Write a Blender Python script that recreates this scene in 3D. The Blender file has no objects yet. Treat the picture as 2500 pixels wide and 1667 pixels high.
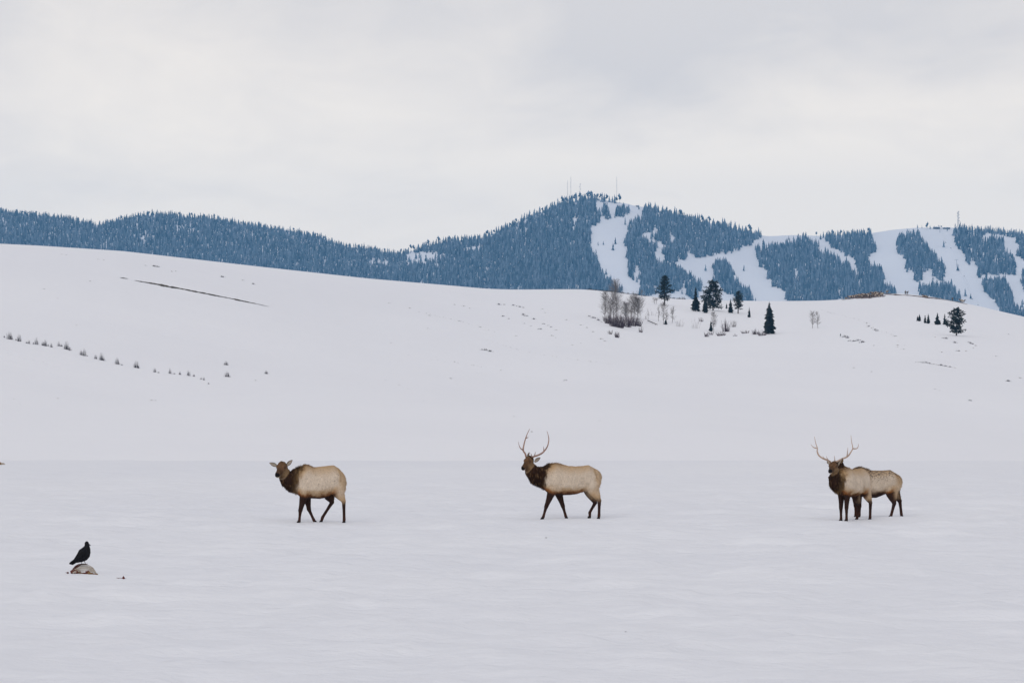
import bpy, bmesh, math, random
import numpy as np
from mathutils import Vector, noise as mnoise

random.seed(7)
rng = np.random.default_rng(7)
R = math.radians
SC = bpy.context.scene
COL = SC.collection

# ------------------------------------------------------------------ camera
CAM_H = 4.0            # eye height above the meadow
F = 150.0 / 36.0 * 2500.0   # focal length in photo pixels (photo is 2500 wide)
HOR = 882.0            # photo row of the true horizon
cam_data = bpy.data.cameras.new("camera")
cam_data.lens = 150.0
cam_data.sensor_width = 36.0
cam_data.clip_start = 0.5
cam_data.clip_end = 60000.0
cam = bpy.data.objects.new("camera", cam_data)
cam.location = (0, 0, CAM_H)
cam.rotation_euler = (R(90) + math.atan((HOR - 833.5) / F), 0, 0)
COL.objects.link(cam)
SC.camera = cam

# ------------------------------------------------------------------ sky: overcast
SUN_EL, SUN_AZ = 34.0, 158.0
world = bpy.data.worlds.new("World")
SC.world = world
world.use_nodes = True
wt = world.node_tree
for n in list(wt.nodes):
    wt.nodes.remove(n)
def N(tree, kind, **kw):
    n = tree.nodes.new(kind)
    for k, v in kw.items():
        setattr(n, k, v)
    return n
w_out = N(wt, "ShaderNodeOutputWorld")
w_add = N(wt, "ShaderNodeMixShader")
w_bgs = N(wt, "ShaderNodeBackground")
w_bgc = N(wt, "ShaderNodeBackground")
sky = N(wt, "ShaderNodeTexSky", sky_type='NISHITA')
sky.sun_disc = False
sky.sun_elevation = R(SUN_EL)
sky.sun_rotation = R(SUN_AZ)
wt.links.new(sky.outputs[0], w_bgs.inputs[0])
w_bgs.inputs[1].default_value = 0.09
tc = N(wt, "ShaderNodeTexCoord")
def w_noise(scale, vec, detail=6, rough=.5, dist=0.0):
    mp = N(wt, "ShaderNodeMapping")
    mp.inputs['Scale'].default_value = vec
    wt.links.new(tc.outputs['Generated'], mp.inputs['Vector'])
    nz = N(wt, "ShaderNodeTexNoise")
    nz.inputs['Scale'].default_value = scale
    nz.inputs['Detail'].default_value = detail
    nz.inputs['Roughness'].default_value = rough
    nz.inputs['Distortion'].default_value = dist
    wt.links.new(mp.outputs[0], nz.inputs['Vector'])
    return nz, mp
nzA, mpA = w_noise(9.0, (1.0, 1.0, 2.1), 6, .48, .5)
mpA.inputs['Location'].default_value = (.35, .0, .62)
nzB, mpB = w_noise(34.0, (1.0, 1.0, 2.2), 6, .55, .8)
nzB_m = N(wt, "ShaderNodeMath", operation='MULTIPLY_ADD')
wt.links.new(nzB.outputs['Fac'], nzB_m.inputs[0])
nzB_m.inputs[1].default_value = .20
wt.links.new(nzA.outputs['Fac'], nzB_m.inputs[2])
# the deck is a little brighter low over the ridges, as overcast often is
sep = N(wt, "ShaderNodeSeparateXYZ")
wt.links.new(tc.outputs['Generated'], sep.inputs[0])
el = N(wt, "ShaderNodeMapRange", interpolation_type='SMOOTHSTEP')
el.inputs['From Min'].default_value = .025
el.inputs['From Max'].default_value = .095
el.inputs['To Min'].default_value = .20
el.inputs['To Max'].default_value = -.11
wt.links.new(sep.outputs['Z'], el.inputs['Value'])
cl_sum = N(wt, "ShaderNodeMath", operation='ADD')
wt.links.new(nzB_m.outputs[0], cl_sum.inputs[0])
wt.links.new(el.outputs[0], cl_sum.inputs[1])
ramp = N(wt, "ShaderNodeValToRGB")
ramp.color_ramp.elements[0].position = .46
ramp.color_ramp.elements[0].color = (.78, .73, .71, 1)
ramp.color_ramp.elements[1].position = .80
ramp.color_ramp.elements[1].color = (1.11, 1.0, .88, 1)
e = ramp.color_ramp.elements.new(.63); e.color = (.955, .872, .80, 1)
wt.links.new(cl_sum.outputs[0], ramp.inputs[0])
# higher up the deck is a cooler, even grey
hi = N(wt, "ShaderNodeMapRange", interpolation_type='SMOOTHSTEP')
hi.inputs['From Min'].default_value = .09
hi.inputs['From Max'].default_value = .40
wt.links.new(sep.outputs['Z'], hi.inputs['Value'])
ramp2 = N(wt, "ShaderNodeValToRGB")
ramp2.color_ramp.elements[0].position = .40
ramp2.color_ramp.elements[0].color = (.545, .54, .59, 1)
ramp2.color_ramp.elements[1].position = .90
ramp2.color_ramp.elements[1].color = (.645, .632, .672, 1)
wt.links.new(nzB_m.outputs[0], ramp2.inputs[0])
w_mx = N(wt, "ShaderNodeMix", data_type='RGBA')
wt.links.new(hi.outputs[0], w_mx.inputs[0])
wt.links.new(ramp.outputs[0], w_mx.inputs[6])
wt.links.new(ramp2.outputs[0], w_mx.inputs[7])
wt.links.new(w_mx.outputs[2], w_bgc.inputs[0])
w_bgc.inputs[1].default_value = 1.0
w_add.inputs[0].default_value = .92     # cloud cover over the clear sky
wt.links.new(w_bgs.outputs[0], w_add.inputs[1])
wt.links.new(w_bgc.outputs[0], w_add.inputs[2])
wt.links.new(w_add.outputs[0], w_out.inputs[0])

sun_d = bpy.data.lights.new("sun", 'SUN')
sun_d.energy = 0.95
sun_d.angle = R(46)
sun_d.color = (1.0, .965, .92)
sun = bpy.data.objects.new("sun", sun_d)
sun.rotation_euler = (R(90 - SUN_EL), 0, R(-22))
sun.location = (0, -50, 80)
COL.objects.link(sun)

SC.view_settings.view_transform = 'Standard'
SC.view_settings.look = 'None'
SC.view_settings.gamma = 1.0
SC.view_settings.use_curve_mapping = False
SC.view_settings.exposure = 0.06
SC.render.engine = 'CYCLES'
SC.cycles.use_denoising = True
SC.cycles.max_bounces = 6
SC.cycles.diffuse_bounces = 4
SC.cycles.volume_bounces = 1
SC.cycles.transparent_max_bounces = 4

# ------------------------------------------------------------------ helpers
def tag(o, label=None, cat=None, group=None, kind=None):
    if label: o["label"] = label
    if cat: o["category"] = cat
    if group: o["group"] = group
    if kind: o["kind"] = kind
    return o

def mesh_np(name, V, faces, mat=None, smooth=False):
    """faces: (n,3) or (n,4) int array, or list of such arrays"""
    me = bpy.data.meshes.new(name)
    if not isinstance(faces, list):
        faces = [faces]
    faces = [np.asarray(f, dtype=np.int32) for f in faces if len(f)]
    V = np.asarray(V, dtype=np.float32)
    me.vertices.add(len(V))
    me.vertices.foreach_set("co", V.ravel())
    loops = np.concatenate([f.ravel() for f in faces])
    tot = np.concatenate([np.full(len(f), f.shape[1], dtype=np.int32) for f in faces])
    start = np.concatenate([[0], np.cumsum(tot)[:-1]]).astype(np.int32)
    me.loops.add(len(loops))
    me.loops.foreach_set("vertex_index", loops)
    me.polygons.add(len(tot))
    me.polygons.foreach_set("loop_start", start)
    me.polygons.foreach_set("loop_total", tot)
    if smooth:
        me.polygons.foreach_set("use_smooth", np.ones(len(tot), dtype=bool))
    me.update(calc_edges=True)
    me.validate()
    if mat: me.materials.append(mat)
    return me

def obj(name, me, parent=None, loc=(0, 0, 0)):
    o = bpy.data.objects.new(name, me)
    COL.objects.link(o)
    o.location = loc
    if parent is not None: o.parent = parent
    return o

def empty(name, loc):
    o = bpy.data.objects.new(name, None)
    o.empty_display_size = .3
    o.location = loc
    COL.objects.link(o)
    return o

def set_color(me, name, C):
    at = me.color_attributes.new(name, 'FLOAT_COLOR', 'POINT')
    C = np.asarray(C, dtype=np.float32)
    if C.shape[1] == 3:
        C = np.concatenate([C, np.ones((len(C), 1), dtype=np.float32)], axis=1)
    at.data.foreach_set("color", C.ravel())

class MB:
    """collects vertices and faces of one mesh"""
    def __init__(s):
        s.v = []; s.f3 = []; s.f4 = []; s.c = []
    def add(s, V, tris=(), quads=(), col=None):
        o = len(s.v)
        s.v += [tuple(p) for p in V]
        s.f3 += [(a + o, b + o, c + o) for a, b, c in tris]
        s.f4 += [(a + o, b + o, c + o, d + o) for a, b, c, d in quads]
        if col is not None: s.c += [tuple(col)] * len(V)
    def tube(s, pts, rad, n=6, col=None, cap=True):
        pts = [Vector(p) for p in pts]
        rings = []
        up = Vector((.13, .31, .94)).normalized()
        for i, p in enumerate(pts):
            d = (pts[min(i + 1, len(pts) - 1)] - pts[max(i - 1, 0)])
            d = d.normalized() if d.length > 1e-9 else Vector((0, 0, 1))
            a = d.cross(up)
            if a.length < 1e-3: a = d.cross(Vector((1, 0, 0)))
            a.normalize(); b = d.cross(a)
            r = rad[i] if isinstance(rad[i], (tuple, list)) else (rad[i], rad[i])
            rings.append([p + a * (r[0] * math.cos(2 * math.pi * k / n)) + b * (r[1] * math.sin(2 * math.pi * k / n)) for k in range(n)])
        V = [q for rg in rings for q in rg]
        Q = []
        for i in range(len(rings) - 1):
            for k in range(n):
                k2 = (k + 1) % n
                Q.append((i * n + k, i * n + k2, (i + 1) * n + k2, (i + 1) * n + k))
        T = []
        if cap:
            V += [pts[0], pts[-1]]
            a, b = len(V) - 2, len(V) - 1
            for k in range(n):
                k2 = (k + 1) % n
                T.append((a, k2, k)); T.append((b, (len(rings) - 1) * n + k, (len(rings) - 1) * n + k2))
        s.add(V, T, Q, col)
    def box(s, x0, x1, y0, y1, z0, z1, col=None):
        V = [(x, y, z) for z in (z0, z1) for y in (y0, y1) for x in (x0, x1)]
        s.add(V, (), [(0, 2, 3, 1), (4, 5, 7, 6), (0, 1, 5, 4), (2, 6, 7, 3), (1, 3, 7, 5), (0, 4, 6, 2)], col)
    def mesh(s, name, mat, smooth=False):
        fs = []
        if s.f3: fs.append(np.array(s.f3))
        if s.f4: fs.append(np.array(s.f4))
        me = mesh_np(name, s.v, fs, mat, smooth)
        if s.c: set_color(me, "tint", np.array(s.c))
        return me
    def build(s, name, mat, parent=None, loc=(0, 0, 0), smooth=False):
        return obj(name, s.mesh(name, mat, smooth), parent, loc)

# smooth value noise, vectorised
def _hash(ix, iy, seed):
    h = (ix.astype(np.int64) * 374761393 + iy.astype(np.int64) * 668265263 + seed * 1442695041) & 0x7fffffff
    h = ((h ^ (h >> 13)) * 1274126177) & 0x7fffffff
    return ((h ^ (h >> 16)) & 0xffff) / 65535.0
def vnoise(x, y, seed=0):
    x = np.asarray(x, float); y = np.asarray(y, float)
    ix = np.floor(x); iy = np.floor(y)
    fx = x - ix; fy = y - iy
    fx = fx * fx * fx * (fx * (fx * 6 - 15) + 10); fy = fy * fy * fy * (fy * (fy * 6 - 15) + 10)
    a = _hash(ix, iy, seed); b = _hash(ix + 1, iy, seed); c = _hash(ix, iy + 1, seed); d = _hash(ix + 1, iy + 1, seed)
    return (a * (1 - fx) + b * fx) * (1 - fy) + (c * (1 - fx) + d * fx) * fy * 1.0 - .5
def fbm(x, y, seed=0, octs=4, gain=.5):
    t = 0; a = 1.0
    for k in range(octs):
        t = t + a * vnoise(x * 2 ** k + 17.3 * k, y * 2 ** k - 9.1 * k, seed + k)
        a *= gain
    return t
def sstep(a, b, x):
    t = np.clip((np.asarray(x, float) - a) / (b - a), 0, 1)
    return t * t * (3 - 2 * t)

# ------------------------------------------------------------------ materials
def new_mat(name):
    m = bpy.data.materials.new(name)
    m.use_nodes = True
    t = m.node_tree
    b = t.nodes["Principled BSDF"]
    return m, t, b
def tex_noise(t, scale, detail=4, rough=.5, vec=(1, 1, 1), src='Object'):
    c = N(t, "ShaderNodeTexCoord"); mp = N(t, "ShaderNodeMapping"); mp.inputs['Scale'].default_value = vec
    t.links.new(c.outputs[src], mp.inputs[0])
    n = N(t, "ShaderNodeTexNoise"); n.inputs['Scale'].default_value = scale
    n.inputs['Detail'].default_value = detail; n.inputs['Roughness'].default_value = rough
    t.links.new(mp.outputs[0], n.inputs['Vector'])
    return n
def ramp_node(t, stops):
    r = N(t, "ShaderNodeValToRGB")
    els = r.color_ramp.elements
    els[0].position, els[0].color = stops[0][0], (*stops[0][1], 1)
    els[1].position, els[1].color = stops[-1][0], (*stops[-1][1], 1)
    for p, c in stops[1:-1]:
        e = els.new(p); e.color = (*c, 1)
    return r
def plain(name, c0, c1, scale=6, rough=.85, vec=(1, 1, 1), spec=.25):
    m, t, b = new_mat(name)
    n = tex_noise(t, scale, 4, .6, vec)
    r = ramp_node(t, [(.3, c0), (.7, c1)])
    t.links.new(n.outputs['Fac'], r.inputs[0]); t.links.new(r.outputs[0], b.inputs['Base Color'])
    b.inputs['Roughness'].default_value = rough
    b.inputs['Specular IOR Level'].default_value = spec
    return m

def snow_mat(name, c0, c1, bumps, patch=.02):
    m, t, b = new_mat(name)
    n = tex_noise(t, patch, 5, .6)
    r = ramp_node(t, [(.35, c0), (.65, c1)])
    t.links.new(n.outputs['Fac'], r.inputs[0]); t.links.new(r.outputs[0], b.inputs['Base Color'])
    b.inputs['Roughness'].default_value = .62
    b.inputs['Specular IOR Level'].default_value = .18
    prev = None
    for scale, vec, dist in bumps:
        nb = tex_noise(t, scale, 5, .6, vec)
        bp = N(t, "ShaderNodeBump")
        bp.inputs['Distance'].default_value = dist
        bp.inputs['Strength'].default_value = 1.0
        t.links.new(nb.outputs['Fac'], bp.inputs['Height'])
        if prev is not None: t.links.new(prev.outputs[0], bp.inputs['Normal'])
        prev = bp
    t.links.new(prev.outputs[0], b.inputs['Normal'])
    return m
M_SNOW = snow_mat("meadow_snow", (.80, .815, .84), (.825, .838, .855), [(1.3, (.5, 1, 1), .06), (5, (.6, 1, 1), .03)], .05)
M_HILL = snow_mat("hill_snow", (.865, .868, .876), (.885, .888, .892), [(.03, (1, 1, 1), .8), (.16, (1, .6, 1), .3)], .006)
M_MTN = snow_mat("mountain_snow", (.82, .83, .85), (.84, .85, .86), [(.02, (1, 1, 1), 1.0), (.1, (1, 1, .4), .4)], .002)

# ------------------------------------------------------------------ terrain
LIP = CAM_H * F / (1125.0 - HOR)       # the meadow is a bench that ends here
LOW = -12.0                            # ground below the bench
def meadow_z(x, y):
    x = np.asarray(x, float); y = np.asarray(y, float)
    z = .09 * fbm(x / 9.0, y / 6.0, 3, 3) + .17 * fbm(x / 1.9, y / 1.6, 11, 4, .55) + .075 * fbm(x / .5, y / .5, 23, 2)
    calm = 0
    for ex, ey in ((-4.75, 106.2), (1.45, 108.9), (8.75, 107.2), (9.2, 109.6), (-8.05, 80.4), (-7.4, 80.0)):
        calm = np.maximum(calm, np.exp(-((x - ex) / 1.3) ** 2 - ((y - ey) / 1.6) ** 2))
    z = z * (1 - .88 * calm)
    soft = sstep(LIP + 40, LIP - 10, y)      # 1 on the bench
    z = z * (.35 + .65 * sstep(LIP, LIP - 60, y))
    edge = sstep(LIP, LIP + 46, y)
    return z * soft + LOW * edge
def grid_mesh(name, X, Y, Z, mat, smooth=True):
    h, w = X.shape
    idx = np.arange(h * w).reshape(h, w)
    q = np.stack([idx[:-1, :-1], idx[:-1, 1:], idx[1:, 1:], idx[1:, :-1]], -1).reshape(-1, 4)
    return mesh_np(name, np.stack([X, Y, Z], -1).reshape(-1, 3), q, mat, smooth)

ys = np.concatenate([np.linspace(-160, 40, 40), np.arange(40.35, 118, .22), np.arange(118, LIP + 2, .32), np.linspace(LIP + 2.4, LIP + 50, 60)])
xs = np.concatenate([np.linspace(-420, -34, 60), np.arange(-33.6, 33.7, .3), np.linspace(34, 420, 60)])
X, Y = np.meshgrid(xs, ys)
o = obj("meadow", grid_mesh("meadow", X, Y, meadow_z(X, Y), M_SNOW))
tag(o, "flat snow-covered meadow with soft wind ripples in the foreground", "snow field", kind="structure")

hc_x = [-700, -300, 0, 100, 300, 625, 900, 1100, 1190, 1250, 1400, 1440, 1500, 1570, 1620, 1700, 1800, 1900, 2000, 2060, 2110, 2150, 2200, 2260, 2330, 2380, 2430, 2500, 2800, 3200]
hc_y = [560, 580, 595, 600, 613, 650, 680, 697, 705, 707, 706, 707, 713, 722, 727, 732, 734, 735, 734, 731, 722, 716.5, 717, 722, 735, 745, 757, 773, 850, 900]
hd_x = [-700, 0, 900, 1300, 1700, 2150, 2500, 3200]
hd_d = [1350, 1450, 1700, 1800, 1800, 1900, 1800, 1500]
HB = 600.0
def hill_z(x, y):
    u = 1250 + F * x / y
    yc = np.interp(u, hc_x, hc_y)
    k = 18.0
    yc = (np.interp(u - k, hc_x, hc_y) + 2 * yc + np.interp(u + k, hc_x, hc_y)) / 4
    dc = np.interp(u, hd_x, hd_d)
    t = np.clip((y - HB) / (dc - HB), 0, 1)
    g = .72 * np.sin(math.pi / 2 * t) + .28 * (t * t * (3 - 2 * t))
    py = 1125 + (yc - 1125) * g
    z = CAM_H + y * (HOR - py) / F
    # shallow bowls and drifts, none on the crest line
    amp = sstep(0, .12, t) * sstep(1.0, .72, t)
    z = z + amp * (5.0 * fbm(x / 150, y / 230, 41, 3) + .7 * fbm(x / 26, y / 60, 43, 2))
    # the gully below the stand of trees
    gx = (u - 1640) / 190
    gy = (t - .60 - .04 * gx) / .075
    z = z - 3.4 * np.exp(-gx * gx - gy * gy)
    gx = (u - 330) / 330; gy = (t - .30 + .06 * gx) / .10
    z = z - 1.3 * np.exp(-gx * gx - gy * gy)
    # behind the crest it falls away to the valley
    back = np.clip((y - dc) / 1500, 0, 1)
    fall = back * back * (3 - 2 * back)
    zc = z
    z = np.where(y > dc, (CAM_H + dc * (HOR - yc) / F) * (1 - fall) + (LOW - 1) * fall, zc)
    pre = sstep(HB - 40, HB, y)
    return np.where(y < HB, (LOW - 1) * (1 - pre) + (CAM_H + HB * (HOR - 1125) / F) * pre, z)
us = np.concatenate([np.linspace(-2600, -220, 60), np.arange(-200, 2710, 6.0), np.linspace(2720, 5000, 60)])
ds = np.concatenate([np.linspace(220, HB - 60, 12), np.linspace(HB - 50, HB + 40, 16), np.linspace(HB + 48, 1330, 120), np.linspace(1335, 1960, 150), np.linspace(1980, 3500, 40)])
U, D = np.meshgrid(us, ds)
Xh = (U - 1250) * D / F
o = obj("hill", grid_mesh("hill", Xh, D, hill_z(Xh, D), M_HILL))
tag(o, "smooth snow-covered hill rising behind the meadow", "hill", kind="structure")

# mountain: photo rows of its bare snow line (trees stand above it)
mc_x = [-900, -300, 0, 60, 130, 200, 235, 265, 300, 340, 380, 450, 520, 600, 700, 780, 850, 900, 962, 1010, 1060, 1110, 1180, 1215, 1250, 1300, 1350, 1400, 1430, 1460, 1500, 1530, 1550, 1575, 1600, 1650, 1700, 1750, 1800, 1850, 1875, 1935, 2000, 2060, 2130, 2180, 2240, 2330, 2380, 2430, 2500, 2900, 3400]
mc_y = [500, 505, 517, 522, 530, 541, 550, 545, 536, 527, 523, 529, 534, 549, 562, 580, 604, 607, 622, 612, 596, 588, 582, 566, 551, 526, 506, 492, 486, 486, 493, 497, 503, 506, 512, 525, 539, 549, 562, 573, 577, 574, 576, 574, 569, 561, 556, 556, 563, 567, 574, 590, 610]
MB0 = 8900.0
def mtn_crest_d(u):
    return 10150 + 130 * np.sin(u / 260.0) + 60 * np.sin(u / 97.0 + 1)
def mtn_z(x, y):
    u = 1250 + F * x / y
    k = 7.0
    yc = (np.interp(u - k, mc_x, mc_y) + 2 * np.interp(u, mc_x, mc_y) + np.interp(u + k, mc_x, mc_y)) / 4
    dc = mtn_crest_d(u)
    t = np.clip((y - MB0) / (dc - MB0), 0, 1)
    g = .55 * t + .45 * np.sin(math.pi / 2 * t)
    yb = HOR + F * (CAM_H - LOW) / MB0
    py = yb + (yc - yb) * g
    z = CAM_H + y * (HOR - py) / F
    amp = sstep(0, .15, t) * sstep(1.0, .8, t)
    z = z + amp * (26 * fbm(x / 330, y / 420, 71, 3))
    back = np.clip((y - dc) / 900, 0, 1)
    fall = back * back * (3 - 2 * back)
    zc = CAM_H + dc * (HOR - yc) / F
    return np.where(y > dc, zc * (1 - fall) + (LOW - 2) * fall, np.where(y < MB0, LOW - 1, z))
us = np.concatenate([np.linspace(-2600, -220, 50), np.arange(-200, 2710, 5.0), np.linspace(2720, 5000, 50)])
ds = np.concatenate([np.linspace(MB0 - 200, 9990, 70), np.linspace(9998, 10360, 100), np.linspace(10380, 11200, 20)])
U, D = np.meshgrid(us, ds)
Xm = (U - 1250) * D / F
o = obj("mountain", grid_mesh("mountain", Xm, D, mtn_z(Xm, D), M_MTN))
tag(o, "distant snowy mountain ridge with white ski runs cut through forest", "mountain", kind="structure")

vf = np.array([(-14000, -900, LOW - 1.6), (14000, -900, LOW - 1.6), (14000, 11800, LOW - 1.6), (-14000, 11800, LOW - 1.6)], float)
o = obj("valley_floor", mesh_np("valley_floor", vf, np.array([[0, 1, 2, 3]]), M_HILL))
tag(o, "snow-covered valley floor between hill and mountain", "valley", kind="structure")

def unproject(zfun, px, py, d0, d1, n=420):
    """where the sight line of photo pixel (px,py) first meets the terrain"""
    px = np.atleast_1d(np.asarray(px, float)); py = np.atleast_1d(np.asarray(py, float))
    d = np.linspace(d0, d1, n)[None, :]
    x = (px[:, None] - 1250) / F * d
    z = zfun(x, np.broadcast_to(d, x.shape))
    row = HOR - (z - CAM_H) / d * F
    hit = row <= py[:, None]
    i = np.argmax(hit, axis=1)
    ok = hit.any(axis=1)
    i = np.clip(i, 1, n - 1)
    j = np.arange(len(px))
    r0, r1 = row[j, i - 1], row[j, i]
    f = np.clip((r0 - py) / np.where(np.abs(r0 - r1) < 1e-9, 1, r0 - r1), 0, 1)
    dd = d[0, i - 1] + f * (d[0, i] - d[0, i - 1])
    xx = (px - 1250) / F * dd
    return xx, dd, zfun(xx, dd), ok
def on_hill(px, py):
    yc = float(np.interp(px, hc_x, hc_y))
    x, d, z, ok = unproject(hill_z, px, max(py, yc + .6), HB, 2000, 900)
    return Vector((x[0], d[0], z[0])), d[0] / F       # point, metres per photo pixel
def on_meadow(px, py):
    d = CAM_H * F / (py - HOR)
    x = (px - 1250) / F * d
    return Vector((x, d, float(meadow_z(x, d)))), d / F
# ------------------------------------------------------------------ far forest
def in_poly(px, py, poly):
    inside = np.zeros(len(px), bool)
    n = len(poly)
    for i in range(n):
        x0, y0 = poly[i]; x1, y1 = poly[(i + 1) % n]
        c = ((y0 > py) != (y1 > py))
        with np.errstate(divide='ignore', invalid='ignore'):
            xi = (x1 - x0) * (py - y0) / (y1 - y0 if y1 != y0 else 1e-9) + x0
        inside ^= c & (px < xi)
    return inside
def Z2(l): return [(625 + a / 3.763, 420 + b / 3.763) for a, b in l]
def Z3(l): return [(1250 + a / 3.763, 420 + b / 3.763) for a, b in l]
def Z4(l): return [(1875 + a / 3.763, 480 + b / 3.763) for a, b in l]
FOREST = [
    [(-400, 440), (1250, 440)] + Z3([(600, 100), (770, 150), (770, 285), (800, 330), (830, 390), (800, 455), (725, 500), (735, 690), (770, 760), (815, 870), (860, 930), (905, 1040), (940, 1085), (940, 1200)]) + [(-400, 800)],
    Z3([(775, 150), (1010, 150), (1010, 262), (980, 268), (770, 262)]),
    Z3([(825, 310), (885, 285), (920, 380), (905, 440), (870, 425)]),
    Z3([(955, 300), (1075, 315), (1080, 360), (1030, 410), (960, 425), (940, 390)]),
    Z3([(880, 960), (905, 950), (912, 1040), (1015, 1055), (1015, 1110), (880, 1110)]),
    Z3([(1195, 330), (1290, 250), (1500, 280), (2290, 520), (2290, 590), (2270, 612), (2180, 675), (2050, 715), (1900, 745), (1740, 785), (1690, 790), (1640, 725), (1605, 715), (1610, 785), (1510, 825), (1440, 810), (1395, 785), (1390, 715), (1415, 670), (1370, 650), (1305, 620), (1300, 570), (1345, 525), (1320, 490), (1290, 540), (1195, 570), (1220, 610), (1310, 650), (1315, 700), (1295, 755), (1360, 790), (1510, 840), (1600, 905), (1650, 965), (1600, 1020), (1480, 1120), (1180, 1130), (1175, 1030), (1165, 860), (1110, 860), (1130, 1010), (1080, 940), (1062, 720), (1036, 620), (1050, 540), (1098, 430), (1150, 390), (1190, 410)]),
    Z3([(1845, 860), (1880, 810), (1960, 800), (2035, 890), (2030, 970), (2090, 980), (2120, 1050), (2190, 1060), (2205, 1130), (2235, 1200), (2100, 1200), (2030, 1130), (1940, 1090), (1890, 1010), (1855, 960)]),
    Z3([(1605, 1020), (1660, 960), (1700, 1000), (1740, 970), (1740, 1060), (1715, 1120), (1690, 1180), (1620, 1140)]),
    Z3([(2248, 680), (2270, 660), (2288, 740), (2310, 640), (2330, 635), (2330, 720), (2305, 880), (2270, 860)]),
    Z4([(-40, 560), (-10, 470), (15, 420), (90, 430), (230, 395), (345, 335), (400, 420), (455, 405), (490, 480), (600, 525), (700, 610), (730, 575), (780, 680), (815, 700), (840, 830), (860, 830), (820, 700), (815, 570), (830, 545), (900, 570), (940, 600), (1010, 620), (1060, 670), (1085, 760), (1075, 820), (1150, 830), (1175, 900), (900, 950), (680, 990), (190, 990), (170, 880), (60, 800), (-5, 740)]),
    Z4([(510, 330), (590, 305), (640, 325), (720, 320), (860, 280), (900, 340), (920, 290), (950, 350), (995, 430), (985, 490), (930, 550), (915, 620), (830, 620), (815, 560), (760, 550), (700, 530), (600, 460), (530, 390)]),
    Z4([(1170, 345), (1270, 340), (1310, 320), (1400, 320), (1420, 400), (1460, 410), (1475, 480), (1530, 510), (1560, 570), (1610, 600), (1650, 690), (1640, 750), (1560, 770), (1510, 700), (1480, 660), (1430, 680), (1420, 760), (1360, 770), (1330, 690), (1270, 640), (1260, 560), (1200, 490)]),
    Z4([(1390, 790), (1450, 800), (1560, 780), (1690, 785), (1720, 850), (1760, 910), (1800, 990), (1690, 1010), (1390, 960)]),
    Z4([(1690, 270), (1820, 260), (1900, 260), (2000, 280), (2005, 330), (1960, 380), (2000, 400), (2050, 350), (2160, 380), (2185, 440), (2160, 490), (2200, 500), (2230, 490), (2280, 580), (2280, 700), (2180, 715), (2000, 715), (1930, 740), (1910, 600), (1880, 570), (1860, 680), (1840, 620), (1800, 540), (1750, 480), (1720, 420)]),
    Z4([(1990, 240), (2500, 270), (3300, 300), (3300, 580), (2352, 570), (2300, 540), (2290, 500), (2310, 460), (2270, 400), (2260, 370), (2180, 365), (2080, 335), (2005, 322)]),
    Z4([(1965, 770), (2000, 740), (2040, 755), (2180, 750), (2220, 830), (2240, 920), (2265, 980), (2250, 1100), (2150, 1090), (2110, 960), (2050, 930), (1980, 850)]),
    Z4([(2270, 1010), (2290, 1000), (2400, 1060), (3300, 1090), (3300, 1200), (2270, 1130)]),
    Z4([(2305, 740), (2352, 650), (3300, 640), (3300, 900), (2360, 870), (2320, 800)]),
]
CLEAR = [
    (Z2([(1400, 740), (1490, 735), (1590, 735), (1672, 730), (1660, 800), (1600, 830), (1560, 850), (1500, 850), (1440, 860), (1395, 850), (1370, 795)]), .06),
    (Z2([(1690, 750), (1735, 745), (1725, 785), (1690, 785)]), 0),
    (Z2([(1120, 805), (1225, 812), (1215, 860), (1120, 850)]), .15),
    (Z2([(1010, 810), (1090, 800), (1100, 870), (1030, 870)]), .3),
    (Z2([(1910, 700), (2010, 680), (2090, 660), (2090, 710), (1990, 725), (1920, 725)]), .2),
    (Z2([(1520, 985), (1590, 965), (1580, 1040), (1500, 1040)]), .2),
    (Z2([(2160, 580), (2195, 565), (2190, 590), (2165, 600)]), 0),
    (Z2([(1985, 1010), (2030, 960), (2200, 820), (2230, 790), (2240, 800), (2120, 910), (2000, 1040)]), .25),
    (Z3([(100, 455), (170, 400), (240, 365), (330, 360), (310, 390), (240, 405), (110, 475)]), .12),
    (Z3([(555, 410), (602, 410), (590, 460), (575, 535), (557, 535)]), .1),
    (Z3([(555, 265), (590, 265), (600, 300), (560, 300)]), 0),
    (Z3([(1445, 560), (1500, 590), (1500, 650), (1460, 640)]), 0),
    (Z4([(395, 490), (415, 490), (410, 530), (395, 525)]), 0),
    (Z4([(95, 590), (130, 590), (120, 650), (95, 645)]), .2),
    (Z4([(240, 660), (275, 660), (280, 770), (255, 760)]), .25),
    (Z4([(670, 330), (720, 335), (700, 395), (675, 385)]), .2),
    (Z4([(650, 850), (690, 850), (690, 990), (650, 990)]), .3),
]
gx, gy = np.meshgrid(np.arange(-150, 2650, 3.4), np.arange(455, 800, 4.2))
gx = (gx + rng.uniform(-1.9, 1.9, gx.shape)).ravel(); gy = (gy + rng.uniform(-2.3, 2.3, gy.shape)).ravel()
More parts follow.
